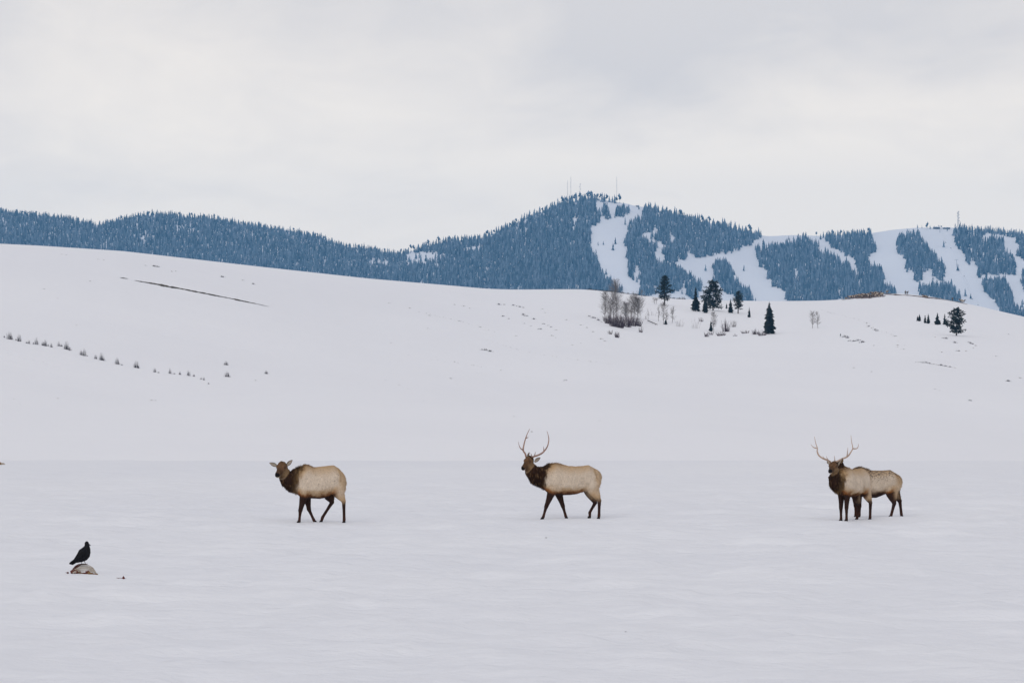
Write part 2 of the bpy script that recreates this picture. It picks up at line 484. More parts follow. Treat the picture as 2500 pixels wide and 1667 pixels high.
# the runs' edges are ragged, not ruled
wx = gx + 9 * fbm(gx / 18, gy / 14, 91, 4, .65); wy = gy + 7 * fbm(gx / 18, gy / 14, 95, 4, .65)
dens = np.zeros(len(gx))
for p in FOREST:
    dens[in_poly(wx, wy - 3, p) & in_poly(wx, wy - 9, p)] = 1.0
for p, k in CLEAR:
    m = in_poly(gx, gy - 3, p)
    dens[m] = np.minimum(dens[m], k)
dens *= np.where(fbm(gx / 70, gy / 18, 99, 3) > .42, .55, 1.0)
crest_y = np.interp(gx, mc_x, mc_y)
hill_y = np.interp(gx, hc_x, hc_y)
dens = np.maximum(dens, .004)
keep = (rng.random(len(gx)) < dens) & (gy > crest_y + 2) & (gy < hill_y + 14)
fx, fd, fz, ok = unproject(mtn_z, gx[keep], gy[keep], MB0, 10400, 260)
fu = gx[keep][ok]; fx, fd, fz = fx[ok], fd[ok], fz[ok]

def far_tree(seed):
    """one ragged fir of unit height, a few dozen triangles"""
    r = random.Random(seed)
    V, T = [], []
    tiers = 5
    wide = r.uniform(.145, .2)
    for k in range(tiers):
        z0 = .04 + .80 * k / tiers
        z1 = min(1.0, z0 + .34 - .01 * k)
        rad = wide * (1 - .80 * k / tiers) * r.uniform(.85, 1.15)
        n = 7 if k < 3 else 6
        b = len(V)
        ox, oy = r.uniform(-.012, .012), r.uniform(-.012, .012)
        for i in range(n):
            a = 2 * math.pi * (i + r.uniform(-.3, .3)) / n
            q = rad * r.uniform(.65, 1.25)
            V.append((ox + q * math.cos(a), oy + q * math.sin(a), z0 + r.uniform(-.05, .03)))
        V.append((ox * .4, oy * .4, z1 if k < tiers - 1 else 1.0))
        for i in range(n):
            T.append((b + i, b + (i + 1) % n, b + n))
    return np.array(V), np.array(T)
def round_pine(seed):
    r = random.Random(seed)
    V, T = [], []
    for k in range(6):
        z0 = r.uniform(.28, .70); a = r.uniform(0, 6.28); q = r.uniform(.02, .12)
        c = (q * math.cos(a), q * math.sin(a), z0)
        rad = r.uniform(.10, .16); hh = r.uniform(.14, .26)
        b = len(V); n = 6
        for i in range(n):
            t = 2 * math.pi * i / n
            V.append((c[0] + rad * r.uniform(.7, 1.2) * math.cos(t), c[1] + rad * r.uniform(.7, 1.2) * math.sin(t), z0 + r.uniform(-.04, .04)))
        V.append((c[0], c[1], z0 + hh)); V.append((c[0], c[1], z0 - .06))
        for i in range(n):
            T.append((b + i, b + (i + 1) % n, b + n)); T.append((b + (i + 1) % n, b + i, b + n + 1))
    b = len(V)
    for i in range(4):
        t = 2 * math.pi * i / 4
        V.append((.014 * math.cos(t), .014 * math.sin(t), -.02))
    V.append((0, 0, .75))
    for i in range(4): T.append((b + i, b + (i + 1) % 4, b + 4))
    V = np.array(V); V[:, 2] *= 1.0 / V[:, 2].max()
    return V, np.array(T)

def foliage_mat(name, c0, c1, snow, amount, scale):
    """needles with snow settled on faces that look up"""
    m, t, b = new_mat(name)
    n = tex_noise(t, scale, 4, .6)
    r = ramp_node(t, [(.3, c0), (.7, c1)])
    t.links.new(n.outputs['Fac'], r.inputs[0])
    at = N(t, "ShaderNodeAttribute", attribute_name="tint")
    mul = N(t, "ShaderNodeMix", data_type='RGBA', blend_type='MULTIPLY'); mul.inputs[0].default_value = 1
    t.links.new(r.outputs[0], mul.inputs[6]); t.links.new(at.outputs['Color'], mul.inputs[7])
    g = N(t, "ShaderNodeNewGeometry"); s = N(t, "ShaderNodeSeparateXYZ"); t.links.new(g.outputs['Normal'], s.inputs[0])
    n2 = tex_noise(t, scale * 2.3, 3, .6)
    ad = N(t, "ShaderNodeMath", operation='ADD'); t.links.new(s.outputs['Z'], ad.inputs[0]); t.links.new(n2.outputs['Fac'], ad.inputs[1])
    mr = N(t, "ShaderNodeMapRange"); mr.inputs['From Min'].default_value = .68; mr.inputs['From Max'].default_value = .98
    mr.inputs['To Max'].default_value = amount
    vs = N(t, "ShaderNodeMath", operation='MULTIPLY'); t.links.new(mr.outputs[0], vs.inputs[0]); t.links.new(at.outputs['Alpha'], vs.inputs[1])
    t.links.new(ad.outputs[0], mr.inputs['Value'])
    mx = N(t, "ShaderNodeMix", data_type='RGBA')
    t.links.new(vs.outputs[0], mx.inputs[0]); t.links.new(mul.outputs[2], mx.inputs[6]); mx.inputs[7].default_value = (*snow, 1)
    t.links.new(mx.outputs[2], b.inputs['Base Color'])
    b.inputs['Roughness'].default_value = .9; b.inputs['Specular IOR Level'].default_value = .1
    return m
M_FAR = foliage_mat("snowy_fir", (.018, .036, .044), (.034, .060, .072), (.38, .47, .58), .50, .22)

def merge_trees(name, protos, px, x, y, z, h, mat):
    Vs, Ts, Cs = [], [], []
    off = 0
    pick = rng.integers(0, len(protos), len(x))
    for k, (V, T) in enumerate(protos):
        i = np.where(pick == k)[0]
        if not len(i): continue
        a = rng.uniform(0, 6.28, len(i)); ca, sa = np.cos(a), np.sin(a)
        hh = h[i]; ww = hh * rng.uniform(.85, 1.25, len(i))
        P = np.empty((len(i), len(V), 3))
        P[..., 0] = (V[None, :, 0] * ca[:, None] - V[None, :, 1] * sa[:, None]) * ww[:, None] + x[i][:, None]
        P[..., 1] = (V[None, :, 0] * sa[:, None] + V[None, :, 1] * ca[:, None]) * ww[:, None] + y[i][:, None]
        P[..., 2] = V[None, :, 2] * hh[:, None] + z[i][:, None]
        Vs.append(P.reshape(-1, 3))
        Ts.append((T[None] + (np.arange(len(i)) * len(V))[:, None, None]).reshape(-1, 3) + off)
        c = rng.uniform(.6, 1.6, len(i))[:, None] * np.array([[1, 1, 1, 0]]) + (rng.random(len(i)) ** 1.3)[:, None] * np.array([[0, 0, 0, 1]])
        Cs.append(np.repeat(c, len(V), axis=0))
        off += len(i) * len(V)
    me = mesh_np(name, np.concatenate(Vs), np.concatenate(Ts), mat)
    set_color(me, "tint", np.concatenate(Cs))
    return me
protos = [far_tree(s) for s in range(7)]
mpp = 10000.0 / F
hts = np.where(fu < 1000, rng.uniform(10, 18, len(fu)), rng.uniform(9, 21, len(fu))) * mpp
o = obj("forest", merge_trees("forest", protos, fu, fx, fd, fz, hts, M_FAR))
tag(o, "dense snow-dusted conifer forest covering the distant mountain", "forest", kind="stuff")
print("forest trees", len(fu))

# trees one can pick out along the skyline
sky_me = []
for s in range(5):
    V, T = far_tree(40 + s)
    me = mesh_np("conifer_tree", V, T, M_FAR); set_color(me, "tint", np.full((len(V), 3), .75 + .08 * s)); sky_me.append(me)
for s in range(4):
    V, T = round_pine(60 + s)
    me = mesh_np("conifer_tree", V, T, M_FAR); set_color(me, "tint", np.full((len(V), 3), .8 + .08 * s)); sky_me.append(me)
def skyline(px, hpx, kind, label, group, dy=0):
    d = float(mtn_crest_d(px)) - 4 - abs(rng.normal(0, 12))
    x = (px - 1250) / F * d
    z = float(mtn_z(np.array(x), np.array(d))) - .6 + dy
    me = sky_me[random.randrange(5)] if kind == 'fir' else sky_me[5 + random.randrange(4)]
    o = obj("conifer_tree", me, None, (x, d, z))
    h = hpx * d / F
    o.scale = (h * random.uniform(.9, 1.3), h * random.uniform(.9, 1.3), h)
    o.rotation_euler = (0, 0, random.uniform(0, 6.28))
    tag(o, label, "tree", group)
def skyrow(x0, x1, step, h0, h1, label, group, pine=.2):
    x = x0
    while x < x1:
        skyline(x, random.uniform(h0, h1), 'pine' if random.random() < pine else 'fir', label, group)
        x += step * random.uniform(.45, 1.6)
skyrow(2, 1000, 10.5, 8, 14, "small snow-dusted conifer on the skyline of the left wooded ridge", "conifers along the left ridge skyline", .3)
skyrow(1004, 1360, 9, 13, 21, "snow-dusted conifer on the skyline climbing to the peak", "conifers on the ridge climbing to the peak", .25)
skyrow(1362, 1516, 5.2, 15, 27, "tall snow-dusted conifer on the peak beside the radio masts", "conifers crowning the peak", .3)
skyrow(1588, 1858, 8, 14, 26, "snow-dusted conifer on the skyline right of the peak", "conifers on the ridge right of the peak", .2)
skyrow(2010, 2122, 7.5, 10, 18, "snow-dusted conifer on the low skyline between two ski runs", "conifers between the ski runs on the skyline", .25)
skyrow(2240, 2300, 7, 8, 13, "small conifer on the skyline left of the lattice tower", "conifers left of the lattice tower", .3)
skyrow(2350, 2496, 6, 11, 20, "snow-dusted conifer on the far right skyline beyond the tower", "conifers on the far right skyline", .1)
skyline(1993, 14, 'pine', "lone round-topped pine on the bare skyline saddle", None)
skyline(2264, 17, 'pine', "round pine at the top of the widest right ski run", None)

# ------------------------------------------------------------------ air
def haze_box(y0, y1, x1, z0, z1, density, color):
    b = MB(); b.box(-x1, x1, y0, y1, z0, z1)
    m = bpy.data.materials.new("haze"); m.use_nodes = True
    t = m.node_tree
    for n in list(t.nodes): t.nodes.remove(n)
    out = N(t, "ShaderNodeOutputMaterial"); v = N(t, "ShaderNodeVolumePrincipled")
    v.inputs['Color'].default_value = (*color, 1)
    v.inputs['Density'].default_value = density
    v.inputs['Anisotropy'].default_value = 0.0
    t.links.new(v.outputs[0], out.inputs['Volume'])
    o = b.build("haze", m)
    tag(o, "thin blue winter haze filling the valley air", "haze", kind="stuff")
haze_box(-1000, 12000, 15000, LOW - 3, 500, 3.8e-5, (.17, .46, .83))
# ------------------------------------------------------------------ elk
def coat_mat(name):
    m, t, b = new_mat(name)
    at = N(t, "ShaderNodeAttribute", attribute_name="tint")
    n = tex_noise(t, 60, 3, .6, (1, 1, .35))
    r = ramp_node(t, [(.25, (.72, .72, .72)), (.75, (1.18, 1.18, 1.18))])
    t.links.new(n.outputs['Fac'], r.inputs[0])
    mul = N(t, "ShaderNodeMix", data_type='RGBA', blend_type='MULTIPLY'); mul.inputs[0].default_value = 1
    t.links.new(at.outputs['Color'], mul.inputs[6]); t.links.new(r.outputs[0], mul.inputs[7])
    t.links.new(mul.outputs[2], b.inputs['Base Color'])
    bp = N(t, "ShaderNodeBump"); bp.inputs['Distance'].default_value = .012
    t.links.new(n.outputs['Fac'], bp.inputs['Height']); t.links.new(bp.outputs[0], b.inputs['Normal'])
    b.inputs['Roughness'].default_value = .92; b.inputs['Specular IOR Level'].default_value = .12
    return m
M_COAT = coat_mat("elk_coat")
M_HAIR = coat_mat("elk_hair")
M_ANTLER = plain("antler", (.20, .115, .085), (.34, .215, .165), 9, .6)
M_ANTLER_PALE = plain("pale_antler", (.36, .25, .19), (.50, .38, .30), 9, .6)
M_HOOF = plain("hoof", (.010, .009, .009), (.022, .018, .018), 30, .8, spec=.1)
M_EYE = plain("elk_eye", (.006, .004, .003), (.01, .007, .006), 5, .15, spec=.5)

CREAM = np.array((.59, .49, .385)); TAN = np.array((.40, .25, .115)); RUST = np.array((.20, .075, .022))
DARK = np.array((.036, .017, .010)); MANE = np.array((.026, .0115, .006)); LEG = np.array((.030, .015, .011)); LEGR = np.array((.050, .021, .014))
FACE = np.array((.125, .068, .036)); CHEEK = np.array((.20, .13, .07)); BLACK = np.array((.008, .007, .008)); PALE = np.array((.55, .47, .37))

def lerp(a, b, t): return a * (1 - t[:, None]) + b * t[:, None]

def remeshed(mb, voxel, smooth_it=6):
    me = mb.mesh("body", None, True)
    o = bpy.data.objects.new("tmp_body", me); COL.objects.link(o)
    md = o.modifiers.new("r", 'REMESH'); md.mode = 'VOXEL'; md.voxel_size = voxel; md.use_smooth_shade = True
    sm = o.modifiers.new("s", 'SMOOTH'); sm.factor = .5; sm.iterations = smooth_it
    dg = bpy.context.evaluated_depsgraph_get()
    out = bpy.data.meshes.new_from_object(o.evaluated_get(dg))
    bpy.data.objects.remove(o); bpy.data.meshes.remove(me)
    return out

def loft(mb, rings, n=18, egg=0.0):
    """rings: (centre, side half-vector, up half-vector)"""
    V = []
    for c, sv, uv in rings:
        for k in range(n):
            a = 2 * math.pi * k / n
            V.append(c + sv * (math.cos(a) * (1 - egg * math.sin(a))) + uv * math.sin(a))
    Q, T = [], []
    m = len(rings)
    for i in range(m - 1):
        for k in range(n):
            k2 = (k + 1) % n
            Q.append((i * n + k, i * n + k2, (i + 1) * n + k2, (i + 1) * n + k))
    V += [rings[0][0], rings[-1][0]]
    for k in range(n):
        k2 = (k + 1) % n
        T.append((m * n, k2, k)); T.append((m * n + 1, (m - 1) * n + k, (m - 1) * n + k2))
    mb.add(V, T, Q)

def leg_loft(mb, pts, rad, side):
    """pts: joints; rad: (fore-aft, lateral) radii"""
    rings = []
    for i, p in enumerate(pts):
        d = (pts[min(i + 1, len(pts) - 1)] - pts[max(i - 1, 0)]).normalized()
        fa = side.cross(d).normalized()
        rings.append((p, side * rad[i][1], fa * rad[i][0]))
    loft(mb, rings, 12)

def mix(a, b, t): return a + (b - a) * t
def front_leg(mb, J, side, k=1.0):
    sh, el, kn, fe, toe = J
    P = [sh, mix(sh, el, .6), el, mix(el, kn, .35), mix(el, kn, .75), kn, mix(kn, fe, .18), mix(kn, fe, .55), mix(kn, fe, .88), fe, mix(fe, toe, .55), mix(fe, toe, .92)]
    r = [(.16, .07), (.15, .085), (.112, .082), (.086, .068), (.062, .055), (.057, .05), (.043, .042), (.036, .035), (.037, .036), (.043, .039), (.036, .034), (.036, .034)]
    leg_loft(mb, P, [(a * k, b * k) for a, b in r], side)
def hind_leg(mb, J, side, k=1.0):
    hp, st, ho, fe, toe = J
    P = [hp, mix(hp, st, .55), st, mix(st, ho, .35), mix(st, ho, .7), mix(st, ho, .92), ho, mix(ho, fe, .14), mix(ho, fe, .5), mix(ho, fe, .88), fe, mix(fe, toe, .55), mix(fe, toe, .92)]
    r = [(.17, .09), (.205, .11), (.178, .108), (.138, .092), (.094, .068), (.062, .05), (.060, .048), (.048, .043), (.039, .037), (.039, .037), (.044, .04), (.037, .035), (.036, .034)]
    leg_loft(mb, P, [(a * k, b * k) for a, b in r], side)

def hoof_mesh(root, toe, dirv, planted=True):
    """two cloven halves"""
    b = MB()
    f = Vector((dirv.x, dirv.y, 0)).normalized(); s = Vector((-f.y, f.x, 0))
    up = Vector((0, 0, 1))
    if not planted:      # toe tip down
        f, up = (f * .25 + Vector((0, 0, -1))).normalized(), (f * .97 + Vector((0, 0, .25))).normalized()
    for q in (-1, 1):
        c = toe + s * (.021 * q)
        V = []
        for (fw, bk, z, w) in ((.052, -.036, -.022, .019), (.05, -.036, .0, .02), (.030, -.034, .038, .018), (.018, -.03, .055, .013)):
            for (x, y) in ((fw, -w * .5), (fw, w * .5), (mix(fw, bk, .5), w), (bk, w * .6), (bk, -w * .6), (mix(fw, bk, .5), -w)):
                V.append(c + f * x + s * y + up * z)
        Q = []
        for i in range(3):
            for k in range(6):
                k2 = (k + 1) % 6
                Q.append((i * 6 + k, i * 6 + k2, (i + 1) * 6 + k2, (i + 1) * 6 + k))
        T = []
        for base in (0, 18):
            for k in range(1, 5): T.append((base, base + k, base + k + 1))
        b.add(V, T, Q)
    b.build("hoof", M_HOOF, root)

def ear_mesh(root, base, tip, facing, w=.05):
    """a cupped leaf with thickness, dark rim and pale inside"""
    ax = tip - base; L = ax.length; a = ax.normalized()
    fc = (facing - a * facing.dot(a)).normalized(); s = a.cross(fc)
    b = MB(); V = []; C = []
    prof = [(0, .42), (.12, .62), (.3, .92), (.5, 1.0), (.7, .78), (.87, .42), (1.0, .05)]
    for layer, off in ((0, 0.0), (1, -.014)):
        for t, q in prof:
            for j in range(5):
                u = (j - 2) / 2.0
                cup = .55 * w * q * (u * u)
                V.append(base + a * (t * L) + s * (u * w * q) + fc * (cup + off))
                rim = abs(u) > .9 or t > .9
                C.append(tuple(DARK * 1.3) if rim else (tuple(PALE * .62 + np.array((.0, .0, .01))) if layer == 0 and abs(u) < .6 else tuple(TAN * (.75 if layer == 0 else .55))))
    n = 5; m = len(prof); Q = []
    for layer in (0, 1):
        o = layer * n * m
        for i in range(m - 1):
            for j in range(n - 1):
                q = (o + i * n + j, o + i * n + j + 1, o + (i + 1) * n + j + 1, o + (i + 1) * n + j)
                Q.append(q if layer == 0 else q[::-1])
    for i in range(m - 1):
        for j in (0, n - 1):
            q = (i * n + j, (i + 1) * n + j, n * m + (i + 1) * n + j, n * m + i * n + j)
            Q.append(q)
    b.add(V, (), Q); b.c = C
    b.build("ear", M_COAT, root, smooth=True)

def antler(root, beam, tines, r0=.021, mat=None, name="antler"):
    b = MB()
    def smooth_path(pts, k=5):
        pts = [Vector(p) for p in pts]
        if len(pts) < 3:
            return [mix(pts[0], pts[-1], i / 4) for i in range(5)]
        out = []
        for i in range(len(pts) - 1):
            p0, p1, p2, p3 = pts[max(i - 1, 0)], pts[i], pts[i + 1], pts[min(i + 2, len(pts) - 1)]
            for j in range(k):
                t = j / k
                out.append(.5 * ((2 * p1) + (p2 - p0) * t + (2 * p0 - 5 * p1 + 4 * p2 - p3) * t * t + (3 * p1 - p0 - 3 * p2 + p3) * t ** 3))
        out.append(pts[-1]); return out
    P = smooth_path(beam)
    b.tube(P, [r0 * (1.25 if i == 0 else 1) * (1 - .80 * (i / (len(P) - 1)) ** 1.6) for i in range(len(P))], 8)
    for tp in tines:
        Q = smooth_path(tp)
        b.tube(Q, [r0 * .72 * (1 - .86 * i / (len(Q) - 1)) for i in range(len(Q))], 6)
    b.build(name, mat or M_ANTLER, root, smooth=True)

def build_elk(spec):
    zf, x0, y0 = spec['zoom'], spec['x0'], spec['y0']       # zoom px -> photo px
    ox, oy = spec['ox'], spec['oy']                          # local origin, zoom px
    ppx, ppy = x0 + ox / zf, y0 + oy / zf
    base, mp = on_meadow(ppx, ppy)
    sc = zf / mp
    th = R(spec['yaw'])
    h = Vector((-math.cos(th), -math.sin(th), 0)); side = Vector((math.sin(th), -math.cos(th), 0))   # forward, left
    root = empty("elk", base - Vector((0, 0, spec.get('sink', .042))))
    tag(root, spec['label'], "elk", "elk on the meadow")
    def P(zx, zy, y=0.0): return Vector(((zx - ox) / sc, y, (oy - zy) / sc))
    org = Vector(spec.get('org', (0, 0, 0)))
    def S(s, lat, z): return org + h * s + side * lat + Vector((0, 0, z))
    mb = MB()
    # torso
    rings = []
    prof = []
    for r in spec['torso']:
        if spec.get('canon'):
            s, zt, zb, w = r
        else:
            zx, yt, yb, w = r
            s = -(zx - ox) / sc / math.cos(th); zt = (oy - yt) / sc; zb = (oy - yb) / sc
        prof.append((s, zt, zb, w))
        rings.append((S(s, 0, (zt + zb) / 2), side * w, Vector((0, 0, (zt - zb) / 2))))
    loft(mb, rings, 24, .16)
    # neck
    nk = [(P(a, b, y), hh, w) for a, b, y, hh, w in spec['neck']]
    nrings = []
    for i, (c, hh, w) in enumerate(nk):
        d = (nk[min(i + 1, len(nk) - 1)][0] - nk[max(i - 1, 0)][0]).normalized()
        sd = d.cross(Vector((0, 0, 1))).normalized(); up = sd.cross(d)
        nrings.append((c, sd * w, up * hh))
    loft(mb, nrings, 18)
    # head
    hb, hn = P(*spec['head'][0]), P(*spec['head'][1])
    ax = (hn - hb); HL = ax.length; ax.normalize()
    hs = ax.cross(Vector((0, 0, 1))).normalized(); hu = hs.cross(ax)
    prof_h = [(-.24, .060, .055, .0), (-.12, .095, .082, .0), (.03, .112, .092, -.004), (.16, .116, .096, -.010), (.30, .104, .085, -.012), (.46, .080, .064, -.008), (.62, .064, .053, -.006), (.78, .057, .050, -.004), (.90, .055, .050, -.004), (.98, .042, .042, -.010), (1.02, .018, .02, -.014)]
    k = spec.get('head_k', 1.17)
    loft(mb, [(hb + ax * (t * HL) + hu * (o * k), hs * (w * k), hu * (hh * k)) for t, hh, w, o in prof_h], 14)
    for q in (-1, 1):        # brow ridges
        c = hb + ax * (.24 * HL) + hs * (q * .068 * k) + hu * (.055 * k)
        loft(mb, [(c - ax * .05, hs * .012, hu * .012), (c, hs * .03, hu * .026), (c + ax * .05, hs * .012, hu * .012)], 8)
    # legs
    toes = []
    for kind, J in spec['legs']:
        if spec.get('canon'):
            lat = J[0]
            pts = [S(s, lat * q, z) for (s, z), q in zip(J[1], (1.0, 1.0, .95, .9, .9) if kind[0] == 'f' else (.85, .95, .95, .95, .95))]
        else:
            lat = J[0]
            pts = []
            for (zx, zy), q in zip(J[1], (.9, 1.0, .95, .9, .9)):
                x = (zx - ox) / sc
                s = (-(x - side.x * lat * q)) / math.cos(th)
                pts.append(S(s, lat * q, (oy - zy) / sc))
        planted = 'L' not in kind
        pts[4] = Vector((pts[4].x, pts[4].y, .028 if planted else max(.05, pts[4].z)))
        (front_leg if kind[0] == 'f' else hind_leg)(mb, pts, side, spec.get('leg_k', 1.0))
        toes.append((pts[4], planted))
    me = remeshed(mb, .0145, 4)
    me.name = "body"
    # ---- coat
    n = len(me.vertices)
    co = np.empty(n * 3); me.vertices.foreach_get("co", co); co = co.reshape(-1, 3)
    no = np.empty(n * 3); me.vertices.foreach_get("normal", no); no = no.reshape(-1, 3)
    hv = np.array(h); sv = np.array(side); og = np.array(org)
    s = (co - og) @ hv; lat = (co - og) @ sv; z = co[:, 2]
    pr = np.array(sorted(prof)); zt = np.interp(s, pr[:, 0], pr[:, 1]); zb = np.interp(s, pr[:, 0], pr[:, 2])
    sd = spec['seed']
    nz = np.array([mnoise.noise(Vector(p) * 7 + Vector((sd, 0, 0))) for p in co])
    nf = np.array([mnoise.noise(Vector((p[0] * 30, p[1] * 30, p[2] * 12)) + Vector((0, sd, 0))) for p in co])
    rel = (z - zb) / np.maximum(zt - zb, .1)
    # ragged relief of the winter coat
    (s0, z0_), (s1, z1_) = spec['mane_line']
    line = s0 + (s1 - s0) * np.clip((z0_ - z) / (z0_ - z1_), -.15, 1.3)
    mane = sstep(-.075, .06, s - line + .07 * nz + .07 * nf)
    mane *= sstep(zb.min() * .88, zb.min() * 1.02, z + .02 * nf)
    hd_ax = (co - np.array(hb)) @ np.array(ax)
    hd_r = np.linalg.norm(co - np.array(hb) - hd_ax[:, None] * np.array(ax), axis=1)
    headm = sstep(.17 * k, .125 * k, hd_r) * sstep(-.04 * HL, .12 * HL, hd_ax + .03 * nf)
    low = np.array([z.min()] * n)
    torso_like = (1 - mane) * (1 - headm)
    shag = (.010 * nf + .008 * nz) * (.5 + 1.2 * mane) * (1 - headm) * sstep(.5, .75, z)
    crest = sstep(.80, 1.0, rel) * sstep(.1, .3, s) * sstep(.75, .5, s) * (1 - headm)
    def bump(sc_, zc_, rs, rz): return np.exp(-((s - sc_) / rs) ** 2 - ((z - zc_) / rz) ** 2) * sstep(.06, .14, np.abs(lat))
    sr0 = spec['rump']
    form = .020 * bump(.42, 1.02, .13, .24) - .022 * bump(.20, .98, .07, .26) - .030 * bump(sr0 + .43, .93, .08, .16) + .024 * bump(sr0 + .22, 1.02, .13, .22) - .012 * bump(sr0 + .38, 1.25, .12, .06) + .012 * bump(sr0 + .30, 1.29, .05, .05)
    form += .006 * np.sin((s - .2 + .25 * (z - .9)) * 62) * bump(-.02, 1.0, .16, .16)
    co2 = co + no * (form * (1 - mane) + shag + .012 * np.maximum(nf, 0) * crest)[:, None]
    me.vertices.foreach_set("co", co2.ravel())
    C = np.tile(CREAM * spec.get('cream', 1.0), (n, 1))
    C *= (1 + .10 * nz + .06 * nf)[:, None]
    # tan shading of the hair on shoulders, back, thighs
    C = lerp(C, np.tile(TAN, (n, 1)), np.clip(.75 * sstep(.86, .99, rel + .04 * nz) * sstep(-.75, -.3, s) * sstep(.20, .0, np.abs(lat)), 0, .8))
    C = lerp(C, np.tile(TAN * .95, (n, 1)), .80 * sstep(.36, .10, rel + .10 * nz) * sstep(-.55, -.3, s))
    thigh = sstep(-.35, -.5, s)
    C = lerp(C, np.tile(TAN * 1.1, (n, 1)), thigh * .75 * sstep(.86, .60, z + .05 * nz))
    C = lerp(C, np.tile(TAN * .55, (n, 1)), spec.get('rump_edge', .6) * sstep(.05, .0, np.abs(s - (spec['rump'] + .10) - .10 * (z - 1.05) + .03 * nz)) * sstep(.95, 1.1, z))
    C = lerp(C, np.tile(PALE, (n, 1)), .8 * sstep(spec['rump'] + .05, spec['rump'] - .02, s + .02 * nz) * sstep(.85, 1.0, z))
    C = lerp(C, np.tile(TAN, (n, 1)), .75 * sstep(-.20, -.02, s - line + .05 * nz) * sstep(.45, .9, rel))
    C = lerp(C, np.tile(TAN * 1.05, (n, 1)), .60 * sstep(.62, .95, rel + .05 * nz) * sstep(-.8, -.4, s))
    C = lerp(C, np.tile(TAN * 1.15, (n, 1)), .55 * sstep(spec['rump'] + .22, spec['rump'] + .04, s + .04 * nz) * sstep(.7, .9, z))
    # belly
    bel = sstep(.20, .05, rel + .07 * nz + .03 * nf) * sstep(-.46, -.26, s + .04 * nz)
    C = lerp(C, np.tile(RUST, (n, 1)), bel)
    C = lerp(C, np.tile(DARK, (n, 1)), sstep(.05, -.02, rel + .03 * nf) * sstep(-.44, -.3, s))
    # legs
    zl = np.where(s > -.2, .69, .53)
    wl = np.where(s > -.2, .09, .10)
    lg = sstep(1, 0, (z - (zl - wl) + .05 * nz + .02 * nf) / (2 * wl))
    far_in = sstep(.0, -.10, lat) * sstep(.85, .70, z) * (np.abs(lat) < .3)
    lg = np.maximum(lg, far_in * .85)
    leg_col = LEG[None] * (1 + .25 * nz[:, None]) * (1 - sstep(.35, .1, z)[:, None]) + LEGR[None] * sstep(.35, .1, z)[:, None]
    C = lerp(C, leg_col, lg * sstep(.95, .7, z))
    # mane and neck
    mn = np.tile(MANE, (n, 1)) * (1 + .5 * np.clip(nf, -1, 1.5) + .3 * nz)[:, None]
    mn = lerp(mn, np.tile(TAN * .55, (n, 1)), np.clip(sstep(.15, .9, nf) * .55 + spec.get('neck_tan', .0) * sstep(.2, .0, s - line), 0, 1))
    C = lerp(C, mn, mane * (1 - headm))
    wth = sstep(.88, 1.0, rel + .06 * nf) * sstep(.02, .25, s) * (1 - mane) * sstep(.16, .03, np.abs(lat))
    C = lerp(C, np.tile(MANE * 3.2, (n, 1)), np.clip(wth * (.55 + .9 * nf), 0, 1))
    if spec.get('dirty'):
        dn = np.array([mnoise.noise(Vector(p) * 40 + Vector((3, 9, 1))) for p in co])
        C = lerp(C, np.tile((.045, .04, .04), (n, 1)), np.clip(sstep(.12, .6, dn + .35 * sstep(.6, 1.0, rel)) * sstep(.35, .85, rel) * (1 - mane) * .95, 0, .8))
    elif spec.get('specks'):
        dn = np.array([mnoise.noise(Vector(p) * 22 + Vector((3, sd, 1))) for p in co])
        C = lerp(C, np.tile((.13, .11, .10), (n, 1)), sstep(.5, .62, dn) * .4 * (rel > .3) * (1 - mane))
    # head
    vert = (co - np.array(hb)) @ np.array(hu)
    fc = np.tile(FACE, (n, 1)) * (1 + .5 * nf)[:, None]
    fc = lerp(fc, np.tile(CHEEK, (n, 1)), sstep(.012, -.045, vert + .015 * nz) * sstep(.75, .55, hd_ax / HL) * sstep(-.02, .14, hd_ax / HL) * .8)
    fc = lerp(fc, np.tile(DARK * 1.5, (n, 1)), sstep(.04, .09, vert) * sstep(.2, .02, hd_ax / HL) * .8)
    fc = lerp(fc, np.tile(FACE * .55, (n, 1)), sstep(.45, .62, hd_ax / HL) * .7)
    fc = lerp(fc, np.tile(BLACK, (n, 1)), sstep(.87, .93, hd_ax / HL) * sstep(-.032, -.018, vert))
    fc = lerp(fc, np.tile(PALE * .9, (n, 1)), sstep(.78, .86, hd_ax / HL) * sstep(-.03, -.042, vert))
    C = lerp(C, fc, headm)
    C = np.clip(C, .003, .9)
    for a in list(me.color_attributes): me.color_attributes.remove(a)
    set_color(me, "tint", C)
    me.materials.clear(); me.materials.append(M_COAT)
    obj("body", me, root)
    # ---- guard hair: short strands lying back and down, longest on the mane
    rr = np.random.default_rng(sd)
    nearh = sstep(-.36 * HL, -.10 * HL, hd_ax) * sstep(.42 * k, .22 * k, hd_r)
    wgt = (.35 + 2.2 * mane + 1.0 * crest + .8 * sstep(spec['rump'] + .12, spec['rump'], s) * (z > .95)) * sstep(.52, .68, z) * (1 - .99 * np.maximum(headm, nearh * .93))
    wgt /= wgt.sum()
    idx = rr.choice(n, 12000, p=wgt)
    p0 = co2[idx] + rr.normal(0, .006, (len(idx), 3))
    flow = -hv[None] * (.8 - .5 * mane[idx])[:, None] + np.array((0, 0, -1.0))[None] * (.55 + .45 * mane[idx])[:, None]
    flow = flow + no[idx] * (.30 + .25 * crest[idx])[:, None] + rr.normal(0, .13, (len(idx), 3)) + np.array((0, 0, .75)) * crest[idx][:, None]
    flow /= np.linalg.norm(flow, axis=1)[:, None]
    L = rr.uniform(.6, 1.3, len(idx)) * (.026 + .030 * mane[idx] + .010 * crest[idx]) * (1 - .6 * nearh[idx])
